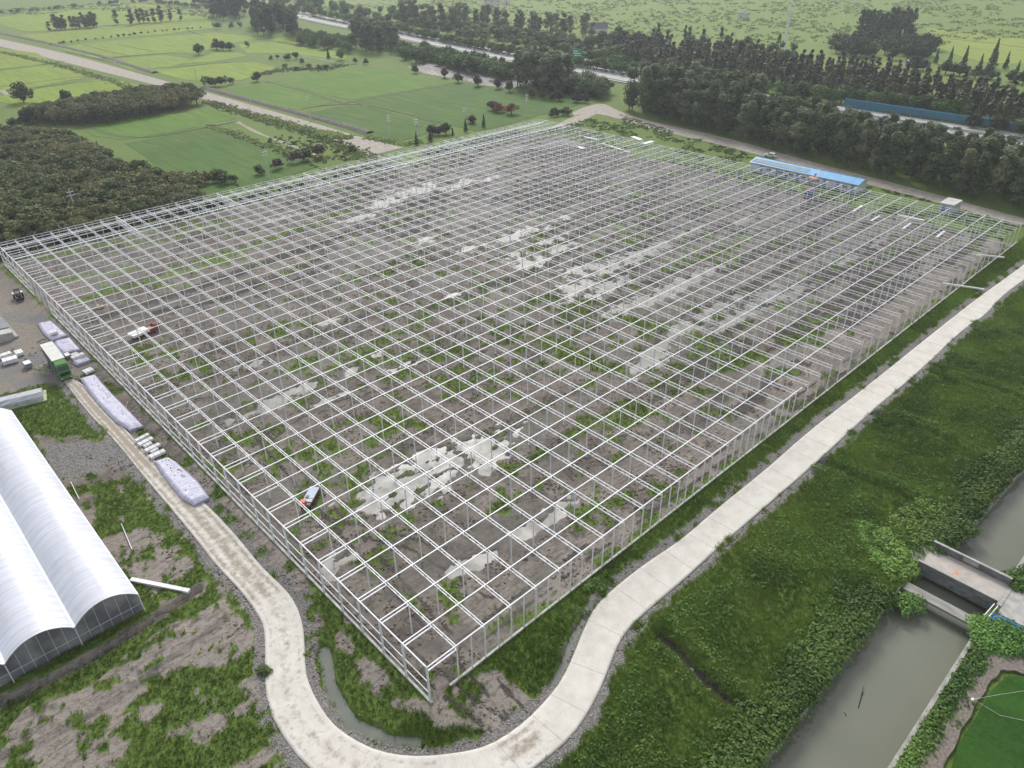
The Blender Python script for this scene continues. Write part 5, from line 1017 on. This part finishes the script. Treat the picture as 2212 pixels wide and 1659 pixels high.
pz, az = hw_at(1815, 236, -4); car('highway_van', pz[0], pz[1], .46, az, BLACK, 'dark van seen through the poplars left of the blue barrier', 'van', 5, 1.9, 2., True)
# green road sign with posts
p0 = G2(1246, 142); e = empty('road_sign', (p0[0], p0[1], .3), R(-80), 'green rectangular highway sign on posts above the white box lorry', 'road sign')
MB().box(-3.2, 3.2, -.06, .06, 4.2, 8.6).build('board', mat('sign_green', (.02, .30, .16), .5), e); mb = MB(); mb.box(-2.6, .5, -.10, -.065, 7.2, 7.7); mb.box(-2.6, 2.2, -.10, -.065, 6.1, 6.6); mb.box(-1.8, 2.6, -.10, -.065, 5.0, 5.5); mb.build('lettering', WHITE, e)
mb = MB(); [mb.tube((x, .2, 0), (x, .2, 8.2), .14) for x in (-1.8, 1.8)]; mb.build('post', GREYP, e)
p0 = G2(1140, 148); e = empty('gantry_panel', (p0[0], p0[1], .3), R(-80), 'pale backs of two sign panels on a mast over the highway behind the tall clump', 'road sign')
MB().box(-3.4, -.2, -.06, .06, 4.2, 6.6).box(.4, 3.2, -.06, .06, 4.6, 6.2).build('panel', GREYP, e); MB().tube((-2, .2, 0), (-2, .2, 6.4), .16).tube((2, .2, 0), (2, .2, 6.4), .16).build('post', GREYP, e)
# blue noise barrier
barm = varied('barrier_blue', (.035, .16, .24), (.03, .20, .22), .2, .35, stretch=(1, 1, .1))
e = empty('noise_barrier', (314.5, 60, .4), 0, 'long teal-blue noise barrier along the far edge of the highway at the right', 'noise barrier')
MB().box(-.08, .08, -95, 46, 0, 3.3).build('panel', barm, e); MB().box(-.14, .14, -95, 46, 3.31, 3.55).build('cap', mat('barrier_cap', (.08, .25, .55), .4), e)
pb_ = MB().box(-.22, -.085, -.07, .07, 0, 3.3).build('post', BLUEP, e); pb_.location.y = -94
for y in range(-91, 47, 3): o = pb_.copy(); COL.objects.link(o); o.parent = e; o.location.y = y
# tall lamp mast and street lights
p0 = G2(1690, 128); e = empty('lamp_mast', (p0[0], p0[1], 0), 0, 'very tall white tapering mast rising from the trees beyond the highway', 'mast'); MB().tube((0, 0, 0), (0, 0, 42), .75, .35, 12).build('pole', WHITE, e); MB().tube((0, 0, 0), (0, 0, .8), 1.1, 1.1, 12).build('base', CONC, e)
p0 = G2(1798, 224); e = empty('street_light', (p0[0], p0[1], .3), 0, 'highway street light at the left end of the blue barrier', 'street light'); MB().tube((0, 0, 0), (0, 0, 10.5), .14, .08).build('pole', GREYP, e); MB().tube((-1.2, 0, 10.4), (1.2, 0, 10.4), .06).box(-1.6, -1., -.15, .15, 10.35, 10.5).box(1., 1.6, -.15, .15, 10.35, 10.5).build('lamp_head', GREYP, e)
# utility poles
def pole(px, py, qx, qy, arms, label, tr=False):
    b = G2(px, py); h = 8.
    for _ in range(30):     # height that reaches the picture row of the pole's top
        X_ = np.array([b[0], b[1], h])-CAM; yy = 829.5-FOC*(X_@Uv)/(X_@Fv); h += (yy-qy)*(X_@Fv)/FOC*.9
    e = empty('utility_pole', (b[0], b[1], 0), R(prs.uniform(-8, 8)), label, 'utility pole'); MB().tube((0, 0, -.1), (0, 0, h), .19, .11, 10).build('pole', varied('pole_concrete', (.58, .58, .56), (.46, .46, .44), 2, .8) if 'polec' not in globals() else polec, e)
    for k in range(arms):
        z = h-.9-.95*k; c_ = MB().bar((-.85, 0, z), (.85, 0, z), .10).build('crossarm', STEEL, e); mb = MB()
        for x in (-.75, -.3, .75): mb.tube((x, 0, z+.05), (x, 0, z+.30), .06, .04, 8)
        mb.build('insulator', WHITE, c_)
    if tr: MB().box(-.3, .3, -.35, .05, h-3.4, h-2.6).build('transformer', GREYP, e)
polec = varied('pole_concrete', (.62, .62, .60), (.50, .50, .48), 2, .8)
for a in ((172, 480, 155, 408, 2, 'pale utility pole with two crossarms in front of the large brown wood'), (582, 388, 573, 322, 2, 'utility pole standing at the corner of the deep green field behind the frame'), (672, 262, 664, 203, 2, 'utility pole on the soil bank between the dirt road and the bright green field'), (843, 303, 838, 245, 3, 'utility pole with stacked crossarms and no box beside the end of the dirt road'),
          (902, 306, 897, 253, 3, 'utility pole with box and crossarms beside the dense cypress', True), (1005, 282, 1003, 229, 2, 'slim utility pole between the cypresses near the frame'), (1138, 254, 1137, 201, 3, 'tallest utility pole with stacked crossarms beside the orange trees'), (542, 226, 536, 180, 1, 'faint utility pole at the left of the green field beyond the dirt road'),
          (424, 170, 420, 142, 1, 'faint utility pole above the right end of the copse'), (324, 155, 320, 128, 1, 'faint utility pole beside the middle stretch of the dirt road'), (252, 140, 246, 108, 1, 'faint utility pole in the bright fields above the dirt road'), (180, 122, 174, 95, 1, 'faint utility pole left of the fields pole above the dirt road'), (118, 108, 111, 80, 1, 'faint utility pole near the far stretch of the dirt road'), (16, 72, 10, 36, 1, 'tall faint utility pole at the far left end of the road'),
          (408, 428, 402, 398, 0, 'bare slim pole in front of the right end of the brown wood'), (1962, 125, 1966, 100, 2, 'pale pole with crossarm in the grove before the conifer clump')): pole(*a)
# houses
def house(px, py, rz, L, W, H, roofc, label, rh=2.6):
    b = G2(px, py); e = empty('house', (b[0], b[1], 0), rz, label, 'house'); MB().box(-L/2, L/2, -W/2, W/2, 0, H).build('wall', mat('white_render', (.74, .74, .72), .8), e)
    mb = MB(); mb.add([(x, y, z) for x in (-L/2-.5, L/2+.5) for y, z in ((-W/2-.6, H-.1), (0, H+rh), (W/2+.6, H-.1))]+[(x, y, z+.25) for x in (-L/2-.5, L/2+.5) for y, z in ((-W/2-.6, H-.1), (0, H+rh), (W/2+.6, H-.1))], [(0, 1, 4, 3), (1, 2, 5, 4), (6, 9, 10, 7), (7, 10, 11, 8), (0, 6, 7, 1), (1, 7, 8, 2), (3, 4, 10, 9), (4, 5, 11, 10), (0, 3, 9, 6), (2, 8, 11, 5)])
    mb.build('roof', roofc, e); mb = MB(); mb.add([(-L/2, -W/2, H), (-L/2, W/2, H), (-L/2, 0, H+rh-.2), (L/2, -W/2, H), (L/2, W/2, H), (L/2, 0, H+rh-.2)], [(0, 1, 2), (3, 4, 5)]); mb.build('gable', mat('white_gable', (.76, .76, .75), .8), e)
    for i in range(3):
        for z in ((1., H-2.2) if H > 5 else (1.,)): w0 = MB().box(-L/2+1+i*(L-3)/2, -L/2+2.2+i*(L-3)/2, -W/2-.06, -W/2-.003, z, z+1.3).build('window', WHITE, e); MB().box(-L/2+1.1+i*(L-3)/2, -L/2+2.1+i*(L-3)/2, -W/2-.08, -W/2-.062, z+.1, z+1.2).build('pane', GLASS, w0)
    d_ = MB().box(-L/2-.06, -L/2-.003, -.5, .5, 0, 2.1).build('door', BLUEP, e)
RR = varied('red_tiles', (.42, .17, .12), (.33, .14, .11), .6, .8); RG = varied('dark_tiles', (.10, .11, .13), (.14, .15, .17), .6, .8)
house(1060, 15, R(-25), 16, 9, 6.5, RR, 'white two-storey house with red tiled roof at the top edge of the view'); house(1092, 8, R(60), 9, 8, 7, RG, 'white house block just right of the red-roofed house')
house(1290, 70, R(140), 14, 8, 3.4, RG, 'white gabled house with dark roof among trees beyond the highway', 3.2); house(1605, 38, R(10), 10, 6, 3., RG, 'tiny pale hut out in the meadow', .8); house(1970, 142, R(-30), 8, 5, 2.2, WHITE, 'low bright-roofed hut in the grove before the conifers', .8)
# bridge over the canal
e = empty('road_bridge', (59.5, -32.3, .17), 0, 'short concrete road bridge over the canal with solid grey parapets', 'bridge'); DW = 2.35
dk = MB().box(-DW, DW, -4.9, 4.3, -.55, .02).build('deck', varied('deck_concrete', (.50, .455, .41), (.40, .365, .33), .8, .9, .3), e)
MB().box(-DW+.3, DW-.3, 4.32, 4.75, -.5, .06).build('end_beam', CONC, e); MB().box(-DW+.3, DW-.3, -5.4, -4.92, -.5, .06).build('end_beam', CONC, e)
parm = varied('stained_parapet', (.22, .22, .22), (.12, .12, .125), 1.2, .9, .4, stretch=(1, 1, 2))
for s_, nm_ in ((-1, 'near'), (1, 'far')):
    pr_ = MB().box(s_*(DW+.14)-.13, s_*(DW+.14)+.13, -4.9, 4.3, -.9, 1.02).build('parapet', parm, e); MB().box(s_*(DW+.14)-.17, s_*(DW+.14)+.17, -4.95, 4.35, 1.023, 1.12).build('coping', CONC, pr_)
MB().box(DW-.02, DW+.005, -1.2, .6, .35, .9).build('plaque', CONC, e)
MB().box(-DW, DW, 4.76, 8.5, -.5, -.0).build('approach', CONC, e); MB().box(-DW-1, DW, -10.5, -5.42, -.5, -.0).build('approach', CONC, e)
MB().box(-DW, DW, 3.4, 4.3, -3, -.56).box(-DW, DW, -4.9, -4.2, -3, -.56).build('abutment', CONCD, e)
mb = MB(); orm = mat('orange_marking', (.85, .22, .05), .7)
for a in (.5, 2.1): mb.bar((-.1-.45*math.cos(a), .3-.45*math.sin(a), .023), (-.1+.45*math.cos(a), .3+.45*math.sin(a), .0235), .16, .004)
mb.build('orange_cross', orm, e)
e = empty('footbridge', (53., -32.3, 0), 0, 'narrow weathered concrete footbridge across the canal in front of the road bridge', 'footbridge')
MB().box(-.75, .75, -4.9, 5.6, -.35, -.02).build('deck', varied('footbridge_concrete', (.34, .335, .31), (.22, .215, .20), 1.5, .9, .4, stretch=(1, .3, 1)), e); MB().box(-.9, -.4, 3.2, 4.4, -3, -.36).box(-.9, -.4, -5., -3.9, -3, -.36).box(-.6, .6, 3.6, 4.4, -3, -.37).box(-.6, .6, -5., -4.2, -3, -.37).build('pier', CONCD, e)
MB().tube((-1.0, -3.9, -.75), (-1.0, 3.2, -.75), .06).build('pipe', GREYP, e)
wl = varied('canal_wall_concrete', (.42, .41, .38), (.26, .255, .235), .7, .9, .4)
for nm, seg, lab in (('canal_wall', [(-90, -28.35), (52, -27.8)], 'concrete retaining wall along the near side of the canal below the vines'), ('canal_wall', [(-90, -37.25), (51.5, -37.05)], 'pale concrete retaining wall along the outer side of the canal'), ('canal_wall', [(62.5, -29.6), (110, -31.6), (200, -31.6)], 'retaining wall on the near side of the upper canal above the bridge'), ('canal_wall', [(61.5, -37.05), (200, -37.0)], 'retaining wall on the outer side of the upper canal')):
    e = empty(nm, (0, 0, 0), 0, lab, 'retaining wall'); mb = MB()
    for a, b in zip(seg[:-1], seg[1:]): mb.bar((*a, -1.45), (*b, -1.45), .45, 3.1)
    mb.build('wall', wl, e)
# sticks in the water, blue boat-like board and white frame at the right edge
for pa, pb, lab in (((1854, 1530), (1866, 1482), 'long dark stick standing out of the canal water'), ((1862, 1502), (1864, 1494), 'short dark twig beside the long stick in the canal'), ((1828, 1546), (1824, 1538), 'small twig in the canal left of the long stick')):
    a = G(*pa, -1.45); b = G(*pb, -1.2); o = MB().tube(a, b, .05, .03, 6).build('stick', BLACK); tag(o, lab, 'stick')
e = empty('blue_board', (55.0, -40.2, .1), R(6), 'blue and yellow painted board with a white frame at the right end of the bridge', 'board'); MB().box(-1.0, .6, -3.2, 3.0, .35, .5).build('panel', mat('bright_blue', (.02, .16, .50), .4), e, bevel=.02); MB().box(-.45, -.15, -.6, 1.3, .505, .53).build('yellow_stripe', mat('yellow_paint', (.75, .65, .08), .5), e)
MB().bar((-.9, 3.1, .6), (1.6, 2.6, .9), .10).bar((-.7, 3.5, .6), (1.7, 3.0, .9), .10).build('white_frame', WHITE, e); mb = MB(); [mb.box(x, x+.1, y, y+.1, -.1, .348) for x in (-.9, .4) for y in (-3., 2.8)]; mb.build('leg', GREYP, e)
# pebble path beside the corner paddy, bag, hoses
path('pebble_path', [(1985, 1700), (2002, 1655), (2043, 1573), (2078, 1511), (2110, 1462), (2142, 1428), (2190, 1434), (2240, 1450)], 2.5, .34, varied('pebbles', (.24, .21, .18), (.14, .12, .10), 3., .95, .6), .1)
p0 = G2(2100, 1513, .3); o = MB().box(-.22, .22, -.15, .15, 0, .3).build('white_bag', WHITE, None, bevel=.08); o.location = (p0[0], p0[1], .28); tag(o, 'small white bag lying where two thin lines meet beside the dark green paddy', 'bag')
for q, lab in (([(2105, 1510), (2160, 1500), (2240, 1488)], 'thin pale line running right from the white bag, the straighter one'), ([(2110, 1515), (2160, 1545), (2240, 1562)], 'thin pale line running down right from the white bag')):
    mb = MB(); pp = [G(*a, .45) for a in q]; [mb.tube(a, b, .012, n=5) for a, b in zip(pp[:-1], pp[1:])]; tag(mb.build('line', WHITE), lab, 'cord')
# loose white members
def beam(a, b, za, zb, w_, h, label, m=None): o = MB().bar(G(*a, za), G(*b, zb), w_, h).build('steel_beam', m or WHITE); return tag(o, label, 'steel beam')
beam((283, 1252), (409, 1277), .3, .3, .55, .35, 'white box beam lying on the grass in front of the film greenhouse')
beam((2037, 612), (2126, 625), .9, .5, .35, .3, 'long white beam sticking out over the wall towards the straight road, the nearer one')
beam((2110, 550), (2169, 556), 1.2, .9, .35, .3, 'long white beam crossing the right wall near the far corner')
for a, b, lab in (((1938, 465), (1996, 477), 'white beam lying along the ground beyond the right rows, above the four short ones'), ((1881, 478), (1900, 467), 'leftmost of the four short white beams at the right rows'), ((1949, 496), (1967, 483), 'third short white beam from the left at the right rows'), ((2022, 514), (2040, 500), 'fourth short white beam, rightmost at the right rows'), ((1842, 458), (1862, 445), 'short white beam nearest the blue-roofed cabin'),
      ((1262, 296), (1290, 302), 'white plate pack left of the others at the far end of the frame'), ((1300, 310), (1360, 330), 'long white pack of plates at the far end of the frame')): beam(a, b, .4, .4, .6, .4, lab)
for i, (a, b) in enumerate((((1366, 296), (1385, 303)), ((1250, 318), (1260, 322)), ((1388, 312), (1410, 306)))): beam(a, b, .3, .3, 1.8, .5, ['wide white sheet pack lying outside the far wall', 'small white sheet inside the far end of the frame', 'pale sheet pack right of the wide one outside the far wall'][i])
for i, (a, b) in enumerate((((353, 1190), (372, 1222)), ((305, 1408/1), (330, 1440)), ((67*5, 1252/1.), (350, 1268)))):
    pass
beam((192, 1318), (214, 1364), .2, .2, .10, .10, 'thin white post lying in the grass beside the film greenhouse wall') if False else None
for a, b, lab in (((153, 1041), (171, 1078), 'thin pale pipe lying in the grass beside the film greenhouse wall'), ((262, 1131), (285, 1186), 'pair of thin pale pipes lying in the grass nearer the camera'), ((2, 1), (2, 1), '')):
    if lab: beam(a, b, .25, .25, .09, .09, lab)
# scattered planks, ladders and stones
for a, b, lab in (((118, 630), (133, 622), 'pale plank across the verge by the opening of the steel wall'), ((275, 893), (292, 888), 'light timber by the wall below the bundles'), ((272, 880), (276, 868), 'light timber standing aslant below the bundles'), ((388, 757), (402, 752), 'white ladder-like frame lying inside the frame at the near left')): beam(a, b, .15, .2, .16, .1, lab, WOOD if 'timber' in lab or 'plank' in lab else WHITE)
for k_, (px, py) in enumerate(((216, 669), (222, 666), (214, 665))): o = MB().box(-.45, .45, -.3, .3, 0, .5).build('sack', varied('straw_sack', (.60, .48, .30), (.50, .40, .26), 3, .9), None, bevel=.12); p0 = G2(px, py); o.location = (p0[0], p0[1], .2); o.rotation_euler = (0, 0, k_*.8); tag(o, 'straw-coloured sack of the small heap on the mud by the dark trench', 'sack', 'sacks by the trench')
def rocks(pts, r0, r1, m, label, name='rubble', sq=1.):
    n_ = len(pts); base = np.array([(1, 0, 0), (-1, 0, 0), (0, 1, 0), (0, -1, 0), (0, 0, .7), (0, 0, -.5)], float); fc = np.array([(0, 2, 4), (2, 1, 4), (1, 3, 4), (3, 0, 4), (2, 0, 5), (1, 2, 5), (3, 1, 5), (0, 3, 5)])
    s_ = rng.uniform(r0, r1, n_); V_ = np.repeat(pts, 6, 0)+np.tile(base, (n_, 1))*np.repeat(s_, 6)[:, None]*rng.uniform(.6, 1.4, (n_*6, 3)); F_ = np.tile(fc, (n_, 1))+np.repeat(np.arange(n_)*6, 8)[:, None]
    return tag(npmesh(name, V_, F_, m), label, 'rubble', kind='stuff')
stone = varied('stones', (.44, .42, .40), (.26, .245, .23), 3, .9); clod = varied('clods', (.22, .185, .155), (.11, .095, .08), 2, .95)
x = rng.uniform(-30, 205, 260000); y = rng.uniform(-25, 110, 260000); gv = sample(gravel*1., x, y) > .5; k = gv; x, y = x[k][:16000], y[k][:16000]; rocks(np.stack([x, y, sample(Z, x, y)+.02], 1), .04, .14, stone, 'broken stones along the edges of the concrete road')
x = rng.uniform(0, 188, 60000); y = rng.uniform(0, 169, 60000); k = (sample(dark, x, y) > .25) & (sample(wet, x, y) < .6) & (rng.random(60000) < .8); x, y = x[k], y[k]; rocks(np.stack([x, y, sample(Z, x, y)], 1), .08, .34, clod, 'dark clods of churned soil in rows inside the frame', 'soil_clods')
x = rng.uniform(-12, 70, 42000); y = rng.uniform(-10, 120, 42000); k = (sample(grass, x, y) < .3) & (sample(road*1., x, y) < .5) & (sample(wet, x, y) < .5) & (fbm(x/3, y/3, 91) > .5) & ~inpoly(x, y, ROAD); x, y = x[k], y[k]; rocks(np.stack([x, y, sample(Z, x, y)+.0], 1), .05, .24, clod, 'clods and debris on the near mud', 'soil_clods')

# ------------------------------------------------------------------ haze
hm = bpy.data.materials.new('haze_air'); hm.use_nodes = True; t_ = hm.node_tree; t_.nodes.remove(t_.nodes['Principled BSDF'])
pv_ = t_.nodes.new('ShaderNodeVolumePrincipled'); pv_.inputs['Color'].default_value = (.88, .93, 1., 1); pv_.inputs['Density'].default_value = .00021; pv_.inputs['Anisotropy'].default_value = .3
t_.links.new(pv_.outputs[0], t_.nodes['Material Output'].inputs['Volume'])
hz = MB().box(-2600, 5600, -2600, 5600, -6, 76).build('haze', hm); tag(hz, kind='stuff', label='thin pale haze in the air over the fields', cat='haze')
